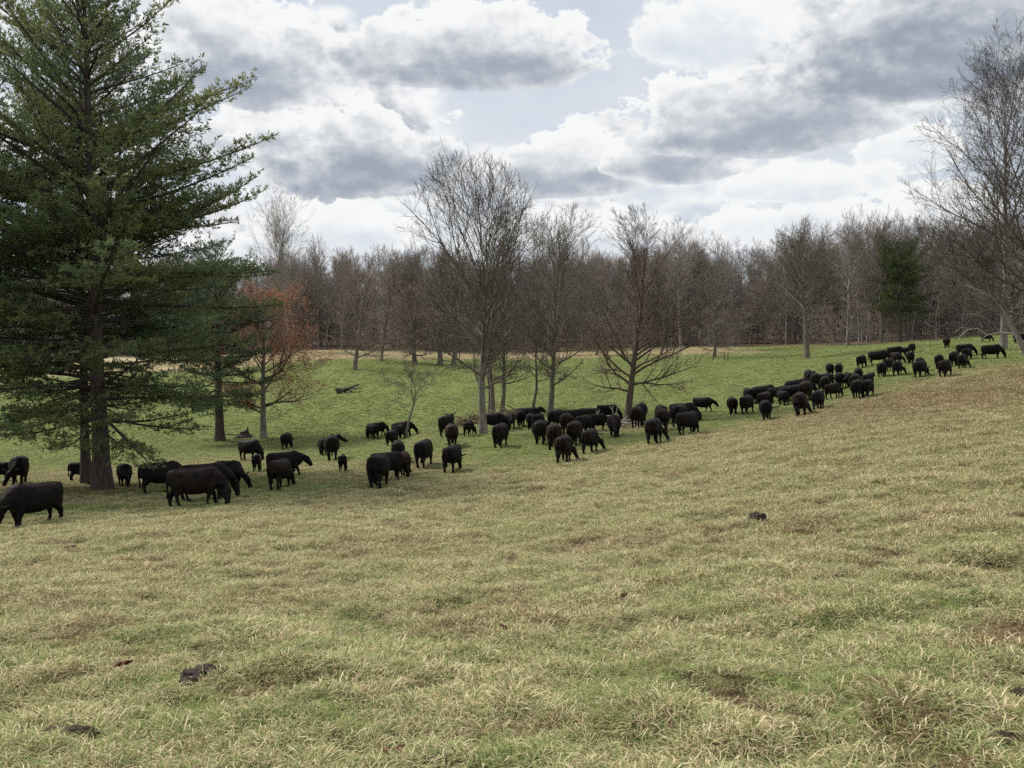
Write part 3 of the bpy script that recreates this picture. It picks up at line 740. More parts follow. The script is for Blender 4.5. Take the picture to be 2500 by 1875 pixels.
def turn(i, h, head, body):
    if i not in WIDE: return head
    L = {'g': 2.03, 'c': 1.95, 'u': 2.2, 'w': 2.3}[body[0]]; w = WIDE[i] / h * 1.31
    th = min(range(0, 91), key=lambda t: abs(L * math.cos(R(t)) + .88 * math.sin(R(t)) - w))
    if w < 1.0: th = max(th, 74)
    head %= 360
    return th if head <= 90 else 180 - th if head <= 180 else 180 + th if head <= 270 else 360 - th
def place_cow(i, u, v, h, head, body, brown, label):
    p = hit(u, v)
    base_h = {'c': 0.86}.get(body[0], 1.32)
    s = h * p.y / F / base_h
    s = min(max(s, 0.78), 1.12)
    o = bpy.data.objects.new('calf' if body[0] == 'c' else 'cow', COWS[body])
    az = math.atan2(p.x, p.y)
    n = normal(p.x, p.y); n = (n * .8 + Vector((0, 0, 1)) * .2).normalized()
    hd = R(turn(i, h, head, body)) - az; f = Vector((math.cos(hd), math.sin(hd), 0)); f = (f - n * f.dot(n)).normalized()
    M = Matrix((f, n.cross(f), n)).transposed().to_4x4()
    feet = [p + (f * a_ + n.cross(f) * b_) * s for a_ in (.55, -.62) for b_ in (.17, -.17)]
    lift = float(np.mean([micro(q.x, q.y) for q in feet])) - .005          # hooves on the hummocks they stand on
    o.matrix_world = Matrix.Translation(p + Vector((0, 0, lift))) @ M @ Matrix.Diagonal((s, s * random.uniform(1.02, 1.12), s, 1))
    o['brown'] = float(brown)
    link(o); tag(o, label, 'calf' if body[0] == 'c' else 'cow', 'black cattle grazing across the pasture')
    return o
for i, row in enumerate(HERD):
    c = place_cow(i, *row)
    if 'ear tag' in row[-1] and 'above' not in row[-1]:
        red = 'red' in row[-1]
        a = R(-30 if row[4] == 'g2' else 45); px_, pz_ = (1.22, .53) if row[4] == 'g2' else (1.09, 1.48)
        bm = bmesh.new(); bmesh.ops.create_cube(bm, size=1)
        for v in bm.verts: v.co = Vector((v.co.x * .012, v.co.y * .075 * (1 if v.co.z > 0 else .7), v.co.z * .10))
        bmesh.ops.bevel(bm, geom=bm.edges[:], offset=.004, segments=1, affect='EDGES')
        me = bpy.data.meshes.new('ear_tag'); bm.to_mesh(me); bm.free(); me.materials.append(M_TAG_RED if red else M_TAG_WHITE)
        t = bpy.data.objects.new('ear_tag', me); link(t, c)
        s_ = -1
        t.location = (.62 + (px_ - .62) * math.cos(a) - math.sin(a) * .2 * s_ + .07, (px_ - .62) * math.sin(a) + math.cos(a) * .2 * s_, pz_ - .03)
        tag(t, ('red' if red else 'white') + ' plastic ear tag')

# ------------------------------------------------------------------ trees
class Tree:
    """grows one bare tree at the origin; levels: 0 trunk, 1-2 limbs, 3+ twigs"""
    def __init__(s, seed, H, r0, clear=.3, n1=22, low=70, top=25, prof=((0, .25), (.3, .38), (1, .16)), counts=(7, 5, 4), jit=.10, up=.06,
                 lean=(0, 0), rmin=.007, bend=.05, ratio=.52, extra=(), fall=1.0, env=None):
        s.env = env; s.g = random.Random(seed); s.T = {0: Tubes(), 1: Tubes(), 2: Tubes()}; s.tips = []
        s.counts, s.jit, s.up, s.rmin, s.ratio = counts, jit, up, rmin, ratio
        s.stem(Vector((0, 0, -.25)), H, r0, clear, n1, low, top, prof, lean, bend, extra, fall)
    def stem(s, p0, H, r0, clear, n1, low, top, prof, lean, bend, extra=(), fall=1.0):
        g = s.g; n = 18; pts, rad, tan, ts = [], [], [], []
        p = p0.copy(); d = Vector((lean[0], lean[1], 1)).normalized(); off = Vector((0, 0, 0))
        for i in range(n):
            t = (i / (n - 1)) ** 1.5; t1 = ((i + 1) / (n - 1)) ** 1.5; ts.append(t); pts.append(p.copy()); tan.append(d.copy())
            rad.append(r0 * ((1 - t) ** .85 * .94 + .04) * (1 + .45 * math.exp(-t * H / .55)))
            d = (d + Vector((g.gauss(0, bend), g.gauss(0, bend), .05))).normalized(); p = p + d * (H * (t1 - t))
        s.T[0].add([tuple(q) for q in pts], rad, 12)
        xs, ys = [a for a, b in prof], [b for a, b in prof]
        def limb_at(t, az, ang, L, rf=.42):
            f = t ** (1 / 1.5) * (n - 1); i = min(int(f), n - 2); q = pts[i].lerp(pts[i + 1], f - i); r = rad[i] + (rad[i + 1] - rad[i]) * (f - i)
            a = R(ang); dd = Vector((math.sin(a) * math.cos(az), math.sin(a) * math.sin(az), math.cos(a)))
            s.branch(q, dd, L, min(r * rf + .006, r * .85), 1)
        for k in range(n1):
            q = (k + g.random()) / n1; t = clear + (1 - clear) * q * .985
            az = k * 2.399 + g.uniform(-.5, .5)
            ang = low + (top - low) * q ** fall + g.gauss(0, 7)
            limb_at(t, az, ang, H * float(np.interp(q, xs, ys)) * g.uniform(.75, 1.2))
        for t, azd, ang, L in extra: limb_at(t, R(azd), ang, L, .40)
    def inside(s, p):
        zc, up_, dn, b_, lx = s.env; dz = p.z - zc; a_ = up_ if dz > 0 else dn
        w = 1 + s.g.uniform(-.10, .06)
        return (dz / a_) ** 2 + ((p.x - lx * p.z) ** 2 + p.y ** 2) / (b_ * b_) < w
    def branch(s, p, d, L, r, lvl):
        g = s.g; n = (0, 7, 5, 4, 2, 2)[lvl]; pts, rad, tan = [], [], []
        p = p.copy(); d = d.copy(); endr = max(r * .28, s.rmin * .8)
        if s.env:
            if lvl >= 3 and not s.inside(p): return
            for _ in range(4):
                if s.inside(p + d * L * .9): break
                L *= .72
        for i in range(n):
            pts.append(tuple(p)); tan.append(d.copy()); rad.append(r + (endr - r) * i / (n - 1))
            d = (d + Vector((g.gauss(0, s.jit), g.gauss(0, s.jit), g.gauss(0, s.jit) + s.up))).normalized(); p = p + d * (L / (n - 1))
        s.T[1 if lvl <= 2 else 2].add(pts, rad, (0, 6, 4, 3, 3, 3)[lvl])
        if lvl > len(s.counts): s.tips.append((pts[-1], tuple(d))); return
        c = s.counts[lvl - 1]; m = max(2, int(round(c * g.uniform(.75, 1.25))))
        for k in range(m):
            t = .18 + .82 * (k + g.random()) / m if k < m - 1 else 1.0
            f = t * (n - 1); i = min(int(f), n - 2); q = Vector(pts[i]).lerp(Vector(pts[i + 1]), f - i); td = tan[i]
            ax = td.orthogonal().normalized(); ax.rotate(Matrix.Rotation(g.uniform(0, 6.283), 3, td))
            a = R(g.uniform(24, 58)) if t < .97 else R(g.uniform(5, 22))
            dd = (td * math.cos(a) + ax * math.sin(a)); dd.z += .10; dd.normalize()
            s.branch(q, dd, L * s.ratio * (1.15 - .5 * t) * g.uniform(.7, 1.25), max((rad[i] + (rad[i + 1] - rad[i]) * (f - i)) * .62, s.rmin), lvl + 1)

def leaf_mesh(name, tips, per, spread, size, mat, seed, keep=None):
    g = np.random.default_rng(seed); P = np.array([t[0] for t in tips])
    if keep is not None: P = P[keep(P)]
    P = np.repeat(P, per, 0) + g.normal(0, spread, (len(P) * per, 3)); n = len(P)
    a = g.normal(0, 1, (n, 3)); a /= np.linalg.norm(a, axis=1, keepdims=True); b = np.cross(a, g.normal(0, 1, (n, 3))); b /= np.linalg.norm(b, axis=1, keepdims=True)
    c = np.cross(a, b); s = size * g.uniform(.6, 1.3, n)[:, None]
    V = np.stack([P - a * s, P + b * s * .42 + c * s * .18, P + a * s, P - b * s * .42 + c * s * .18], 1).reshape(-1, 3)
    Q = np.arange(n * 4).reshape(n, 4)
    return mesh_np(name, V, [Q[:, [0, 1, 2]], Q[:, [0, 2, 3]]], mat, False, {'tint': np.repeat(g.uniform(0, 1, n), 4)})

def put_tree(name, base, tree, label, mats, cat='tree', group=None, rot=0.0, leaves=None):
    root = empty(name, base); root.rotation_euler.z = rot
    tag(root, label, cat, group)
    link(bpy.data.objects.new('trunk', tree.T[0].mesh('trunk', mats[0])), root)
    if tree.T[1].d: link(bpy.data.objects.new('limbs', tree.T[1].mesh('limbs', mats[1])), root)
    if tree.T[2].d: tag(link(bpy.data.objects.new('twigs', tree.T[2].mesh('twigs', mats[2])), root), kind='stuff')
    if leaves: tag(link(bpy.data.objects.new('dry_leaves', leaves), root), kind='stuff')
    return root

def H_of(base, vtop): return (HORIZON - vtop) / F * base.y + CAM_Z - base.z
def S_of(base, vtop): return .87 * H_of(base, vtop)      # the leading shoots overtop the stem

M_TWIG_DARK = bark_mat('twigs_dark', (0.075, 0.062, 0.052), (0.14, 0.118, 0.10), 3.0, 1.0)
# --- the trees that stand in the pasture
b = hit(1180, 1060)
put_tree('bare_tree', b, Tree(11, .72 * H_of(b, 372), .28, .22, 40, 80, 16, ((0, .24), (.15, .34), (.35, .72), (.6, .74), (.85, .55), (1, .34)), (9, 6, 4), .075, .050, (0.0, 0), .0085, .03, .46, fall=.55, env=(.62 * H_of(b, 372), .38 * H_of(b, 372), .56 * H_of(b, 372), 5.6, -.05)),
         'tall bare tree with a wide fan of twigs standing among the cattle in the centre', (M_BARK_LIGHT, M_BARK_MOSS, M_TWIG_DARK))
b = hit(1204, 1010)
t = Tree(12, S_of(b, 470), .22, .16, 26, 70, 20, ((0, .2), (.4, .3), (1, .15)), (7, 5, 4), .10, .05, (.01, .0), .009)
t.stem(Vector((.75, .3, -.25)), S_of(b, 560), .20, .2, 22, 70, 20, ((0, .2), (.4, .3), (1, .15)), (.12, .05), .04)
t.stem(Vector((-.35, .4, -.25)), S_of(b, 600), .14, .2, 16, 60, 20, ((0, .2), (.4, .3), (1, .15)), (-.06, .05), .04)
put_tree('bare_tree', b, t, 'dark bare tree with several stems right behind the tall central trunk', (M_BARK, M_BARK_MOSS, M_TWIG))
b = hit(1297, 1013)
put_tree('bare_tree', b, Tree(23, S_of(b, 745), .15, .36, 17, 80, 35, ((0, .30), (.4, .34), (1, .2)), (6, 5, 3), .20, .03, (.04, 0), .010, .11),
         'slim crooked bare tree between the tall central tree and the leaning one', (M_BARK, M_BARK_MOSS, M_TWIG))
b = hit(1341, 1016)
put_tree('bare_tree', b, Tree(14, .76 * H_of(b, 490), .25, .19, 30, 80, 14, ((0, .30), (.3, .42), (.6, .50), (1, .30)), (8, 6, 4), .09, .06, (.13, .0), .009, .03, .46, fall=.6, env=(.62 * H_of(b, 490), .38 * H_of(b, 490), .56 * H_of(b, 490), 4.2, .13)),
         'bare tree with its trunk leaning right behind the dense huddle', (M_BARK_MOSS, M_BARK_MOSS, M_TWIG))
b = hit(1533, 1030)
to = Tree(15, .76 * H_of(b, 490), .29, .24, 26, 78, 14, ((0, .36), (.25, .46), (.6, .46), (1, .28)), (8, 6, 4), .11, .045, (.03, 0), .009, .022, .46,
          ((.30, -6, 70, 7.5), (.25, 6, 80, 4.5), (.24, 178, 55, 4.6), (.20, 172, 78, 3.0), (.38, -20, 54, 8.0), (.34, 165, 45, 6.), (.44, 12, 48, 8.0)), env=(.50 * H_of(b, 490), .50 * H_of(b, 490), .46 * H_of(b, 490), 7.6, .05))
put_tree('oak_tree', b, to, 'bare oak with long low forking limbs and a few rusty leaves, right of the huddle', (M_BARK_OAK, M_BARK_OAK, M_TWIG),
         leaves=leaf_mesh('dry_leaves', to.tips, 1, .12, .07, M_OAK_LEAF, 5, lambda P: (P[:, 2] < 8) & (np.arange(len(P)) % 3 == 0)))
b = hit(643, 1070)
to = Tree(16, S_of(b, 690), .30, .22, 19, 80, 22, ((0, .36), (.3, .42), (.7, .30), (1, .16)), (7, 5, 3), .13, .03, (.05, 0), .012, .03, .52,
          ((.26, 2, 78, 4.6), (.24, 185, 78, 2.6), (.42, 4, 62, 6.2), (.46, -20, 72, 5.5), (.42, 182, 74, 5.0), (.5, 30, 60, 5.), (.2, 170, 80, 1.8)))
put_tree('oak_tree', b, to, 'oak holding rusty brown dead leaves right of the big pine', (M_BARK_LIGHT, M_BARK_OAK, M_TWIG),
         leaves=leaf_mesh('dry_leaves', to.tips, 4, .20, .10, M_OAK_LEAF, 6))
b = hit(992, 1068)
put_tree('sapling', b, Tree(44, S_of(b, 890), .125, .46, 10, 55, 30, ((0, .50), (.5, .46), (1, .30)), (5, 4, 4), .20, .03, (.10, 0), .011, .12),
         'small crooked bare sapling standing among cattle left of the central tree', (M_BARK_LIGHT, M_BARK, M_TWIG), 'sapling')
for u, v, vt, sd, lab in ((866, 903, 640, 51, 'lone bare tree in the green hollow above the dark log'), (932, 882, 650, 52, 'bare tree on the low bank right of the lone hollow tree'),
                          (1013, 888, 690, 53, 'slender bare tree left of the two thick far trunks'), (1075, 892, 600, 54, 'left of two thick dark trunks seen left of the central tree'),
                          (1106, 892, 590, 55, 'right of two thick dark trunks seen left of the central tree'), (1745, 873, 640, 56, 'dark bare tree at the field edge right of the forked oak'),
                          (1456, 868, 700, 57, 'small bare tree at the field edge behind the forked oak')):
    b = hit(u, v); thick = .42 if 'thick' in lab else (.33 if u == 866 else .24)
    put_tree('bare_tree', b, Tree(sd, S_of(b, vt), thick, .13, 32, 86, 22, ((0, .30), (.3, .36), (.7, .32), (1, .15)), (6, 5, 3), .13, .04, (0, 0), .014),
             lab, (M_BARK, M_BARK, M_TWIG_RED if u < 1100 else M_TWIG_WOOD), group='bare trees at the field edge')
b = hit(1970, 875)
put_tree('bare_tree', b, Tree(61, .74 * H_of(b, 525), .42, .34, 32, 78, 16, ((0, .26), (.2, .44), (.6, .55), (1, .32)), (8, 6, 4), .10, .045, (.01, 0), .013, .03, .46, fall=.6, env=(.64 * H_of(b, 520), .36 * H_of(b, 520), .52 * H_of(b, 520), 6.4, 0)),
         'large bare tree with a rounded crown on the right-hand field edge', (M_BARK_MOSS, M_BARK, M_TWIG))
b = hit(2447, 853)
put_tree('bare_tree', b, Tree(62, .74 * H_of(b, 60), .40, .16, 40, 72, 12, ((0, .34), (.3, .52), (.6, .54), (1, .30)), (10, 6, 5), .075, .045, (.05, -.03), .012, .025, .46,
                              ((.16, 182, 80, 6.0), (.22, 176, 66, 9.0), (.28, 186, 52, 11.0)), env=(.50 * H_of(b, 40), .50 * H_of(b, 40), .48 * H_of(b, 40), 11.5, .05)),
         'huge bare tree with sweeping limbs at the right edge', (M_BARK_LIGHT, M_BARK, M_TWIG_DARK))
b = hit(2560, 885)
t = Tree(63, .76 * H_of(b, 130), .40, .15, 34, 72, 14, ((0, .40), (.3, .56), (.6, .54), (1, .30)), (9, 6, 4), .08, .05, (-.02, 0), .011, .03, .46, ((.22, 184, 50, 12.0), (.28, 178, 42, 12.0), (.34, 190, 40, 11.0)))
t.stem(Vector((-1.6, -.4, -.25)), 9.5, .26, .35, 12, 70, 30, ((0, .3), (1, .2)), (-.55, .1), .05)
put_tree('bare_tree', b, t, 'bare tree just outside the right edge with a stem leaning into view', (M_BARK_LIGHT, M_BARK, M_TWIG_DARK))
for u, d, vt, sd, lab in ((650, 158, 462, 71, 'tall slender bare tree rising above the wood beside the pine'), (705, 160, 520, 72, 'shorter bare tree rising above the wood just right of the tall slender one'),
                          (1662, 150, 540, 73, 'slender bare tree poking above the wood right of the forked oak crown'), (2068, 136, 512, 74, 'bare tree left of the dark evergreen on the right'),
                          (2150, 134, 520, 75, 'bare tree standing directly behind the dark evergreen on the right'), (1340, 165, 520, 76, 'bare tree rising above the wood left of the leaning tree crown')):
    b = at_dist(u, d)
    put_tree('bare_tree', b, Tree(sd, .76 * H_of(b, vt), .28, .40, 24, 46, 12, ((0, .24), (.4, .40), (1, .30)), (7, 5, 4), .08, .06, (0, 0), .012, .03, .46),
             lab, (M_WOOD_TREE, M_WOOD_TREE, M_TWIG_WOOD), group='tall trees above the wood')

# --- pines
def pine(name, base, H, r0, rad, mat, seed, label, lean=(0, 0), low=2.6, tuft=.17, nseg=8, dens=1.0, group=None, shape=((0, .55), (.10, .80), (.22, 1.0), (.55, .98), (.75, .78), (.88, .42), (1, .08)), width=.02, onesided=None):
    g = random.Random(seed); trunk, limbs, twigs = Tubes(), Tubes(), Tubes(); P, D = [], []
    n = 16; tp, tr = [], []
    p = Vector((0, 0, -.3)); d = Vector((lean[0], lean[1], 1)).normalized()
    for i in range(n):
        t = i / (n - 1); tp.append(p.copy()); tr.append(r0 * ((1 - t) ** .9 * .97 + .03) * (1 + .45 * math.exp(-t * 28)))
        d = (d + Vector((g.gauss(0, .012), g.gauss(0, .012), .03))).normalized(); p = p + d * (H + .3) / (n - 1)
    trunk.add([tuple(q) for q in tp], tr, 14)
    xs, ys = [a for a, b_ in shape], [b_ for a, b_ in shape]
    h = low; gold = 0.0
    while h < H - .4:
        q = (h - low) / (H - low); k = g.choice((1, 2, 2, 3))
        f = (h + .3) / (H + .3) * (n - 1); i = min(int(f), n - 2); o = tp[i].lerp(tp[i + 1], f - i); rt = tr[i] + (tr[i + 1] - tr[i]) * (f - i)
        gold += 2.4
        for j in range(k):
            az = gold + j * 6.283 / k + g.gauss(0, .25)
            L = rad * float(np.interp(q, xs, ys)) * g.uniform(.55, 1.15)
            if g.random() < .16: L *= .5
            el = R(float(np.interp(q, (0, .15, .4, .65, .85, 1), (-5, 2, 16, 28, 42, 58))) + g.gauss(0, 9))
            curve = float(np.interp(q, (0, .3, .7, 1), (.05, .055, .045, .03)))
            m = 8; pts, rd, tg = [], [], []
            pos = o.copy(); e = el; a2 = az
            for s_ in range(m):
                u = s_ / (m - 1); pts.append(tuple(pos)); dd = Vector((math.cos(a2) * math.cos(e), math.sin(a2) * math.cos(e), math.sin(e))); tg.append(dd)
                rd.append(max(.010, min(rt * .5, .018 + .0115 * L) * (1 - .85 * u)))
                pos = pos + dd * (L / (m - 1)); e += curve * (1.5 * u) + g.gauss(0, .03); a2 += g.gauss(0, .05)
            limbs.add(pts, rd, 5)
            # flat sprays of laterals carrying needle tufts
            s0 = .34 if q < .25 else .16
            u = s0 * g.uniform(.8, 1.2); side = 1
            while u < 1.0:
                f2 = u * (m - 1); i2 = min(int(f2), m - 2); bp = Vector(pts[i2]).lerp(Vector(pts[i2 + 1]), f2 - i2); td = tg[i2]
                ll = (.26 + .36 * L * (1.05 - u) * min(1, (u - s0 + .16) * 3.2)) * g.uniform(.6, 1.2)
                a3 = side * R(g.uniform(38, 62)); ld = Vector((td.x * math.cos(a3) - td.y * math.sin(a3), td.x * math.sin(a3) + td.y * math.cos(a3), td.z + g.uniform(-.38, .34))).normalized()
                nl = max(2, int(ll / (.62 * tuft))); lp = [tuple(bp)]; pp = bp.copy()
                for z_ in range(2):
                    pp = pp + ld * (ll / 2); lp.append(tuple(pp)); ld = (ld + Vector((g.gauss(0, .08), g.gauss(0, .08), .07))).normalized()
                twigs.add(lp, [.011, .008, .006], 3)
                for w in range(nl):
                    tt = (w + .6 + g.random() * .4) / nl
                    if tt < .2 and u < .5: continue
                    if g.random() > dens * (1 - .55 * max(0, q - .35)): continue
                    v0 = Vector(lp[0]).lerp(Vector(lp[1]), tt * 2) if tt < .5 else Vector(lp[1]).lerp(Vector(lp[2]), tt * 2 - 1)
                    sub = ld.copy(); sub.rotate(Matrix.Rotation(g.uniform(-1, 1), 3, 'Z')); sub.z += g.uniform(0, .5); sub.normalize()
                    v1 = v0 + sub * g.uniform(.03, .20)
                    P.append(tuple(v1)); D.append(tuple(sub))
                u += .19 / max(L, .6) * g.uniform(.7, 1.3); side = -side
            P.append(pts[-1]); D.append(tuple(tg[-1]))
        h += .175 * g.uniform(.5, 1.6) * (1 + 1.1 * max(0, q - .42))
    P = np.array(P); D = np.array(D); G = np.random.default_rng(seed); m = len(P)
    rv = G.normal(0, .55, (m, nseg, 3)); nd = D[:, None] + rv; nd /= np.linalg.norm(nd, axis=2, keepdims=True)
    ln = tuft * G.uniform(.7, 1.25, (m, nseg, 1)); sd = np.cross(nd, G.normal(0, 1, (m, nseg, 3))); sd /= np.linalg.norm(sd, axis=2, keepdims=True)
    b0 = P[:, None] + nd * .01; tip = b0 + nd * ln; mid = b0 + nd * ln * .6
    V = np.stack([b0, mid + sd * width, tip, mid - sd * width], 2).reshape(-1, 3); Q = np.arange(len(V)).reshape(-1, 4)
    tint = np.repeat(np.clip(G.uniform(0, 1, m) * .7 + .3 * G.random(m), 0, 1), nseg * 4)
    root = tag(empty(name, base), label, 'tree', group)
    link(bpy.data.objects.new('trunk', trunk.mesh('trunk', M_BARK_PINE)), root)
    link(bpy.data.objects.new('limbs', limbs.mesh('limbs', M_BARK_PINE)), root)
    tag(link(bpy.data.objects.new('twigs', twigs.mesh('twigs', M_BARK_PINE)), root), kind='stuff')
    tag(link(bpy.data.objects.new('needle_foliage', mesh_np('needle_foliage', V, [Q], mat, False, {'tint': tint})), root), kind='stuff')
    return root
M_NEEDLE_DARK = leafy('evergreen_needles_dark', (0.055, 0.085, 0.042), (0.105, 0.135, 0.060), (0.12, 0.135, 0.055), 0.35)
b = hit(250, 1196)
pine('pine_tree', b, H_of(b, -115), .40, 9.2, M_NEEDLE, 5, 'big pine with a thick trunk, front one at the left of the picture', (.008, 0), 2.9, tuft=.24, dens=.92, nseg=6, width=.027,
     shape=((0, .50), (.10, .78), (.25, 1.0), (.45, .90), (.60, .80), (.74, .60), (.83, .36), (.91, .20), (1, .05)))
b2 = hit(212, 1182)
pine('pine_tree', b2, H_of(b2, -110), .24, 6.6, M_NEEDLE_BLUE, 8, 'second pine stem standing just behind and left of the thick pine trunk', (-.055, .02), 3.6, tuft=.24, dens=.62, nseg=5, width=.03)
b3 = at_dist(-210, 36)
pine('pine_tree', b3, H_of(b3, -20), .36, 6.4, M_NEEDLE_BLUE, 9, 'pine outside the left edge whose branches reach into view', (.01, 0), 3.8, tuft=.25, dens=.6, nseg=5, width=.03)
b4 = hit(537, 1076)
pine('pine_tree', b4, H_of(b4, 600), .40, 6.0, M_NEEDLE_BLUE, 10, 'smaller dark pine behind the big pine, left of the rusty oak', (.01, 0), 2.6, tuft=.24, nseg=6, dens=.75, width=.03)
b5 = at_dist(2195, 131)
pine('pine_tree', b5, H_of(b5, 610), .38, 5.6, M_NEEDLE_DARK, 12, 'dark green evergreen at the edge of the wood on the right', (0, 0), 5.0, tuft=.36, nseg=5, dens=.8, width=.05,
     shape=((0, .75), (.2, .9), (.5, 1.0), (.75, 1.0), (.9, .75), (1, .3)))

# --- the wood
def wood_proto(k):
    if k < 5: return Tree(500 + k, 17.4, .19, .26, 30, 56, 18, ((0, .14), (.4, .24), (.8, .26), (1, .20)), (8, 6), .11, .06, ((k - 2) * .02, .02 * (k % 2)), .017, .035, .50, fall=.7)
    if k < 7: return Tree(500 + k, 12.0, .14, .10, 32, 70, 20, ((0, .22), (.4, .30), (1, .14)), (7, 5), .13, .05, (0, 0), .019)
    return Tree(500 + k, 6.5, .07, .03, 30, 70, 22, ((0, .34), (.4, .40), (1, .22)), (6, 4), .16, .04, (0, 0), .016)
WOOD = []
for k in range(9):
    t = wood_proto(k)
    tw = M_TWIG_RED if k in (1, 5, 7) else M_TWIG_WOOD
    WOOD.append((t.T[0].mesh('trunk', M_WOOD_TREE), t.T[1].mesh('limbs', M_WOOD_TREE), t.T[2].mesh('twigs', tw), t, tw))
def along_forest(u, off):
    us = [-900, -200, 300, 700, 1100, 1500, 1750, 1950, 2100, 2300, 2500, 3000]
    ds = [172, 170, 166, 163, 161, 160, 158, 150, 132, 129, 127, 122]
    d = float(np.interp(u, us, ds)) + off
    return at_dist(u, d)
g = random.Random(99)
ZONE = [(120, 'behind the branches of the big pine at left'), (560, 'seen through the big pine at left'), (780, 'between the rusty oak and the lone hollow tree'), (980, 'behind the lone hollow tree'), (1160, 'left of the tall central tree'),
        (1330, 'behind the tall central tree'), (1500, 'behind the leaning central tree'), (1660, 'behind the forked oak'), (1860, 'right of the forked oak'), (2060, 'behind the large round-crowned tree'), (2240, 'around the dark evergreen'), (2420, 'right of the dark evergreen'), (9999, 'behind the huge tree at the right edge')]
def zone(u): return next(t for m, t in ZONE if u < m)
WLAB = {0: 'tall bare wood-edge tree ', 1: 'low spreading wood-edge tree ', 2: 'low bare wood-edge bush '}
for i in range(150):
    u = -180 + 2900 * (i + g.random()) / 150
    k = g.choice((0, 1, 2, 3, 4, 5, 6, 6, 5, 7, 8, 7, 8))
    off = g.uniform(1, 16) if k < 7 else g.uniform(0, 8)
    p = along_forest(u, off); s = g.uniform(.82, 1.12)
    root = empty('wood_bush' if k >= 7 else 'wood_tree', p); root.rotation_euler.z = g.uniform(0, 6.28); root.scale = (s, s, s * g.uniform(.92, 1.08))
    tag(root, WLAB[0 if k < 5 else (1 if k < 7 else 2)] + zone(u), 'bush' if k >= 7 else 'tree', ('trees', 'low trees', 'bushes')[0 if k < 5 else (1 if k < 7 else 2)] + ' along the front of the far wood')
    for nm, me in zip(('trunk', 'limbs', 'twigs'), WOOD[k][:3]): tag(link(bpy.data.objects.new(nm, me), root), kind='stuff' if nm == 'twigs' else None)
def build_woodland():
    lib = bpy.data.collections.new('wood_library')
    for k, w in enumerate(WOOD):
        t = w[3]; V, Qs, ms, base = [], [], [], 0
        for lv, mi in ((0, 0), (1, 0), (2, 1)):
            a, q = t.T[lv].arrays(); V.append(a); Qs.append(q + base); ms.append(np.full(len(q), mi)); base += len(a)
        me = mesh_np('wood_tree_mass', np.concatenate(V), [np.concatenate(Qs)], M_WOOD_TREE); me.materials.append(w[4])
        me.polygons.foreach_set('material_index', np.concatenate(ms).astype(np.int32))
        lib.objects.link(bpy.data.objects.new('wood_%02d' % k, me))
    gg = random.Random(5); pts, idx, rz, sc = [], [], [], []
    for i in range(1450):
        u = -420 + 3400 * gg.random(); off = 8 + 85 * gg.random() ** 1.1
        k = gg.choice((0, 1, 2, 3, 4, 0, 1, 2, 3, 4, 5, 6, 5, 6, 7, 8, 7, 8, 7))
        p = along_forest(u, off); pts.append(tuple(p)); idx.append(k); rz.append(gg.uniform(0, 6.28)); sc.append(gg.uniform(.8, 1.1))
    me = bpy.data.meshes.new('woodland'); me.from_pydata(pts, [], []); me.materials.append(M_WOOD_TREE)
    for nm, ty, a in (('idx', 'INT', idx), ('rz', 'FLOAT', rz), ('sc', 'FLOAT', sc)):
        at = me.attributes.new(nm, ty, 'POINT'); at.data.foreach_set('value', a)
    o = tag(link(bpy.data.objects.new('woodland', me)), 'dense mass of bare trees deep in the far wood', 'woodland', None, 'stuff')
    ng = bpy.data.node_groups.new('wood_scatter', 'GeometryNodeTree')
    ng.interface.new_socket('Geometry', in_out='INPUT', socket_type='NodeSocketGeometry'); ng.interface.new_socket('Geometry', in_out='OUTPUT', socket_type='NodeSocketGeometry')
    N, L = ng.nodes, ng.links; gi, go = N.new('NodeGroupInput'), N.new('NodeGroupOutput')
    def named(nm, ty='FLOAT'):
        a = N.new('GeometryNodeInputNamedAttribute'); a.data_type = ty; a.inputs[0].default_value = nm
        return [s for s in a.outputs if s.enabled and s.name == 'Attribute'][0]
    ci = N.new('GeometryNodeCollectionInfo'); ci.inputs['Collection'].default_value = lib; ci.inputs['Separate Children'].default_value = True; ci.inputs['Reset Children'].default_value = True
    mp = N.new('GeometryNodeMeshToPoints'); L.new(gi.outputs[0], mp.inputs[0])
    ip = N.new('GeometryNodeInstanceOnPoints'); ip.inputs['Pick Instance'].default_value = True
    L.new(mp.outputs[0], ip.inputs['Points']); L.new(ci.outputs[0], ip.inputs['Instance']); L.new(named('idx', 'INT'), ip.inputs['Instance Index'])
    cx = N.new('ShaderNodeCombineXYZ'); L.new(named('rz'), cx.inputs[2]); L.new(cx.outputs[0], ip.inputs['Rotation']); L.new(named('sc'), ip.inputs['Scale'])
    L.new(ip.outputs[0], go.inputs[0])
    o.modifiers.new('scatter', 'NODES').node_group = ng
build_woodland()

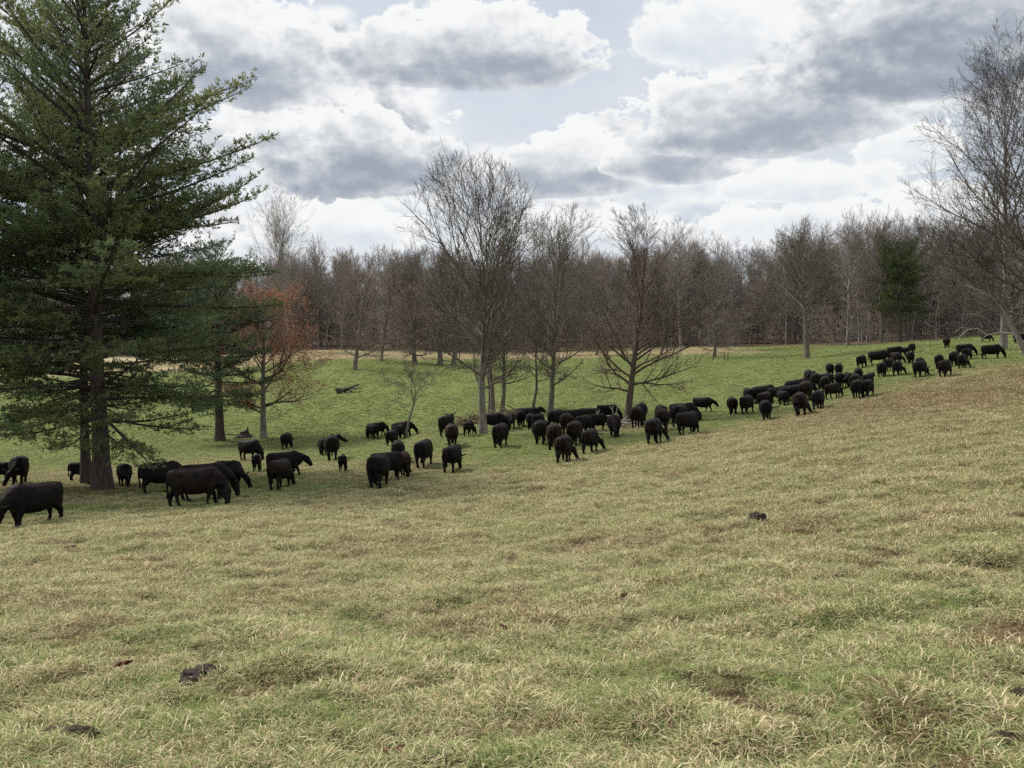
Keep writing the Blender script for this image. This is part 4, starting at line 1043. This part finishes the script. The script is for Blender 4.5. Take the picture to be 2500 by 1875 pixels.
# ------------------------------------------------------------------ dead wood, brush, dung, leaves
def stick_mesh(name, L, r, seed, mat, n=5, k=5):
    gg = random.Random(seed); T = Tubes(); p = Vector((-L / 2, 0, 0)); d = Vector((1, 0, 0)); pts, rd = [], []
    for i in range(n):
        pts.append(tuple(p)); rd.append(r * (1 - .6 * i / (n - 1))); d = (d + Vector((0, gg.gauss(0, .14), gg.gauss(0, .10)))).normalized(); p = p + d * L / (n - 1)
    T.add(pts, rd, k); V, Q = T.arrays()
    return mesh_np(name, V, [Q, np.array([[k - 1 - i for i in range(k)]]), np.array([[len(V) - k + i for i in range(k)]])], mat)
STICKS = [stick_mesh('stick', 1.0, .035, s, M_BRUSH) for s in range(4)]
STICKS_PALE = [stick_mesh('stick', 1.0, .04, s, M_DEAD) for s in range(4)]
def pile(name, base, rx, ry, h, n, meshes, seed, label, lmin=.9, lmax=2.2, steep=.5, cat='brush pile'):
    gg = random.Random(seed); root = tag(empty(name, base), label, cat)
    for i in range(n):
        q = math.sqrt(gg.random()); a = gg.uniform(0, 6.283); x, y = rx * q * math.cos(a), ry * q * math.sin(a)
        z = h * (1 - q * q) * gg.uniform(.1, 1.0) + float(gz(base.x + x, base.y + y)) - base.z
        o = bpy.data.objects.new('stick', gg.choice(meshes)); link(o, root); L = gg.uniform(lmin, lmax)
        o.location = (x, y, z + .03); o.rotation_euler = (gg.uniform(0, 6.28), gg.gauss(0, steep * .5), gg.uniform(0, 6.283)); th = gg.uniform(.7, 1.8)
        o.scale = (L, th, th)
    return root
pile('brush_pile', hit(1152, 1036), 1.5, .9, .85, 60, STICKS, 1, 'brown brush pile left of the tall central trunk')
pile('brush_pile', hit(1232, 1026), 2.0, 1.0, .95, 70, STICKS, 2, 'long brown brush pile right of the tall central trunk behind the cattle')
pile('branch_heap', hit(1535, 1040), 1.4, .8, .4, 26, STICKS_PALE, 4, 'low heap of pale dead sticks at the foot of the forked oak', 1.0, 2.6, .25, 'branches')
def wpt(u, v, d):
    r = ray(u, v); r = r / r[1]; return Vector((r[0] * d, d, CAM_Z + r[2] * d))
def dead_limb(name, paths, d, mat, label, cat, sides=6):
    """paths: photo traces with radii at one distance, given real depth by a sideways wander"""
    p0 = wpt(*paths[0][0][:2], d); gy = float(gz(p0.x, p0.y)); base = Vector((p0.x, p0.y, gy)); T = Tubes(); gg = random.Random(len(paths))
    for path in paths:
        dep = gg.uniform(-.5, .5); pts, rr_ = [], []
        for i, (u, v, r) in enumerate(path):
            q = wpt(u, v, d + dep + i * gg.uniform(-.25, .25)); pts.append(tuple(q - base)); rr_.append(r * .75)
        T.add(pts, rr_, sides)
    root = tag(empty(name, base), label, cat)
    V, Q = T.arrays(); link(bpy.data.objects.new('branch', mesh_np('branch', V, [Q], mat)), root); return root
dd = hit(1480, 1046).y
dead_limb('dead_branch', [[(1502, 1046, .08), (1499, 1018, .07), (1495, 1000, .06), (1499, 986, .035)], [(1497, 1004, .05), (1489, 994, .04), (1493, 988, .02)], [(1502, 1012, .04), (1507, 1000, .03), (1505, 994, .02)],
                          [(1455, 1040, .06), (1457, 1012, .05), (1462, 1006, .03), (1464, 1001, .02)], [(1457, 1010, .03), (1457, 1002, .02)], [(1455, 1042, .06), (1480, 1016, .05), (1502, 1012, .04)]],
          dd, M_DEAD, 'pale antler-shaped dead branches sticking up between the cattle', 'branches')
d_r = 80.0
dead_limb('dead_limb', [[(2487, 815, .16), (2440, 812, .13), (2410, 818, .10), (2385, 802, .08), (2360, 806, .06), (2338, 828, .03)], [(2410, 818, .06), (2395, 830, .05), (2372, 836, .03)], [(2378, 803, .05), (2345, 800, .04), (2330, 812, .02)],
                        [(2440, 812, .06), (2425, 790, .05), (2400, 772, .04), (2362, 764, .02)], [(2350, 818, .03), (2310, 828, .025), (2290, 826, .015)]],
          d_r, M_DEAD, 'pale dead limb hanging to the grass left of the huge right-hand tree', 'branch')
# dark fallen log in the hollow, and the broken stump beside the rusty oak
def log_thing(name, base, L, r, seed, mat, label, cat, rot, branches=5, tilt=.10):
    root = tag(empty(name, base), label, cat); root.rotation_euler = (0, -tilt, rot); gg = random.Random(seed)
    o = bpy.data.objects.new('log', stick_mesh('log', L, r, seed, mat, 9, 10)); link(o, root); o.location.z = r * .8
    for k in range(branches):
        b_ = bpy.data.objects.new('broken_branch', stick_mesh('broken_branch', gg.uniform(.5, 1.1) * L * .5, r * gg.uniform(.2, .5), seed + k, mat if k % 2 else M_DEAD, 5, 6)); link(b_, root)
        b_.location = (gg.uniform(-.4, .4) * L, gg.uniform(-.2, .2), r * gg.uniform(.8, 1.9)); b_.rotation_euler = (0, gg.gauss(0, .35), gg.gauss(0, .7))
    return root
log_thing('fallen_log', hit(852, 958), 2.9, .24, 3, M_DEAD_DARK, 'dark fallen log with broken branches lying in the green hollow', 'log', .25, 14, .12)
def stump(base):
    root = tag(empty('broken_stump', base), 'dark broken stump with a jagged tip between the back pine and the rusty oak', 'stump')
    bm = bmesh.new(); gg = random.Random(3); k = 14
    prof = [(-.1, .85), (.12, .62), (.35, .45), (.55, .38)]
    rings = []
    for z, r in prof:
        rings.append([bm.verts.new((math.cos(a) * r * gg.uniform(.85, 1.15), math.sin(a) * r * .7 * gg.uniform(.85, 1.15), z)) for a in [6.283 * i / k for i in range(k)]])
    rings.append([bm.verts.new((math.cos(a) * .26 * gg.uniform(.8, 1.1) + .1, math.sin(a) * .2, .62 + .5 * max(0, math.cos(a - .4)) * gg.uniform(.6, 1.1))) for a in [6.283 * i / k for i in range(k)]])
    for r0, r1 in zip(rings[:-1], rings[1:]):
        for i in range(k): bm.faces.new((r0[i], r0[(i + 1) % k], r1[(i + 1) % k], r1[i]))
    bm.faces.new(rings[-1]); me = bpy.data.meshes.new('stump'); bm.to_mesh(me); bm.free(); me.materials.append(M_DEAD_DARK); link(bpy.data.objects.new('stump', me), root)
    for k in range(6):
        o = bpy.data.objects.new('root', stick_mesh('root', gg.uniform(1.2, 2.2), .10, k, M_DEAD_DARK, 5, 6)); link(o, root)
        a = k * 1.05; o.location = (math.cos(a) * .7, math.sin(a) * .5, .06); o.rotation_euler = (0, .12, a)
stump(hit(597, 1069))
# dung pats and scraped soil on the near slope
def pat(u, v, rx, ry, h, mat, name, label, cat, seed):
    p = hit(u, v); p.z += float(micro(p.x, p.y)); bm = bmesh.new(); bmesh.ops.create_icosphere(bm, subdivisions=4, radius=1.0)
    from mathutils import noise
    for w in bm.verts:
        c = w.co; k = noise.noise(c * 1.6 + Vector((seed, 0, 0))) * .35 + noise.noise(c * 4.5 + Vector((0, seed, 0))) * .22 + noise.noise(c * 11 + Vector((0, seed, 0))) * .08
        c = c * (1 + k); w.co = Vector((c.x * rx, c.y * ry, max(c.z, -.25) * h))
    me = bpy.data.meshes.new(name); bm.to_mesh(me); bm.free(); me.materials.append(mat); me.polygons.foreach_set('use_smooth', np.ones(len(me.polygons), bool))
    o = bpy.data.objects.new(name, me); link(o); o.location = p + Vector((0, 0, h * .45 + .02)); o.rotation_mode = 'QUATERNION'
    o.rotation_quaternion = Vector((0, 0, 1)).rotation_difference(normal(p.x, p.y)); tag(o, label, cat, 'dung and soil on the near slope')
pat(498, 1684, .165, .15, .068, M_DUNG, 'dung_pat', 'large rounded dark dung pat at the lower left', 'dung', 1)
pat(165, 1840, .15, .08, .045, M_SOIL, 'dung_pat', 'long flat dark dung smear near the bottom left corner', 'dung', 2)
pat(112, 1748, .06, .045, .035, M_SOIL, 'dung_pat', 'small brown dung spot above the long smear at bottom left', 'dung', 3)
pat(1846, 1288, .16, .15, .10, M_DUNG, 'dung_pat', 'small dark dung pat alone on the right middle slope', 'dung', 4)
pat(2165, 1672, .09, .05, .035, M_SOIL, 'bare_patch', 'dark soil hollow at lower right below combed grass', 'soil', 5)
pat(2492, 1688, .05, .05, .03, M_SOIL, 'dung_pat', 'dark dung lump cut by the right edge', 'dung', 6)
pat(2450, 1805, .09, .07, .04, M_SOIL, 'bare_patch', 'brown soil scrape in the bottom right corner', 'soil', 7)
pat(172, 1347, .16, .13, .08, M_SOIL, 'dung_pat', 'small dark lump on the left slope below the nearest cow', 'dung', 8)
def dry_leaf(u, v, seed, label, c):
    p = hit(u, v); p.z += float(micro(p.x, p.y)); gg = random.Random(seed)
    bm = bmesh.new(); out = []
    for i in range(24):
        a = 6.283 * i / 24; r = .042 * (1 + .35 * math.cos(5 * a)) * (1.25 if abs(math.cos(a)) > .6 else .8)
        out.append(bm.verts.new((math.cos(a) * r * 1.3, math.sin(a) * r, .018 * math.cos(2 * a + seed) + gg.uniform(0, .006))))
    c0 = bm.verts.new((0, 0, .02))
    for i in range(24): bm.faces.new((c0, out[i], out[(i + 1) % 24]))
    st = [bm.verts.new(q) for q in ((.06, -.002, .01), (.06, .002, .01), (.115, .0015, .0), (.115, -.0015, .0))]; bm.faces.new(st)
    bmesh.ops.solidify(bm, geom=bm.faces[:], thickness=.0012)
    me = bpy.data.meshes.new('dry_leaf'); bm.to_mesh(me); bm.free(); me.materials.append(c)
    o = bpy.data.objects.new('dry_leaf', me); link(o); o.location = p + Vector((0, 0, .055)); o.rotation_euler = (gg.uniform(-.5, .5), gg.uniform(-.5, .5), gg.uniform(0, 6.28)); tag(o, label, 'leaf', 'dry leaves on the near slope')
M_LEAF_RED = plain('leaf_red', (0.16, 0.058, 0.034), .8); M_LEAF_TAN = plain('leaf_tan', (0.36, 0.19, 0.115), .8)
dry_leaf(300, 1640, 1, 'dark red dry leaf left of the large dung pat', M_LEAF_RED)
dry_leaf(955, 1838, 2, 'dark red dry leaf at the bottom left of centre', M_LEAF_RED)
dry_leaf(1552, 1785, 3, 'pale orange dry leaf at the bottom centre', M_LEAF_TAN)
dry_leaf(2362, 1705, 4, 'pale orange dry leaf at the lower right', M_LEAF_TAN)
dry_leaf(1515, 1486, 5, 'small dark red dry leaf on the middle slope', M_LEAF_RED)
dry_leaf(1235, 1562, 6, 'dull red dry leaf left of the middle of the near slope', M_LEAF_RED)

for u, v in ((1741, 880), (1768, 879), (1777, 878)):
    p = hit(u, v); T = Tubes(); T.add([(0, 0, -.2), (.01, 0, .5), (.02, .01, 1.05), (.03, .01, 1.3)], [.07, .065, .062, .055], 8); V, Q = T.arrays()
    o = link(bpy.data.objects.new('fence_post', mesh_np('fence_post', V, [Q, np.array([[24, 25, 26, 27, 28, 29, 30, 31]])], M_DEAD_DARK, False))); o.location = p
    tag(o, {1741: 'thin fence post left of the dark field-edge tree', 1768: 'thin fence post just right of the dark field-edge tree', 1777: 'second thin fence post right of the dark field-edge tree'}[u], 'post', 'fence posts at the field edge')
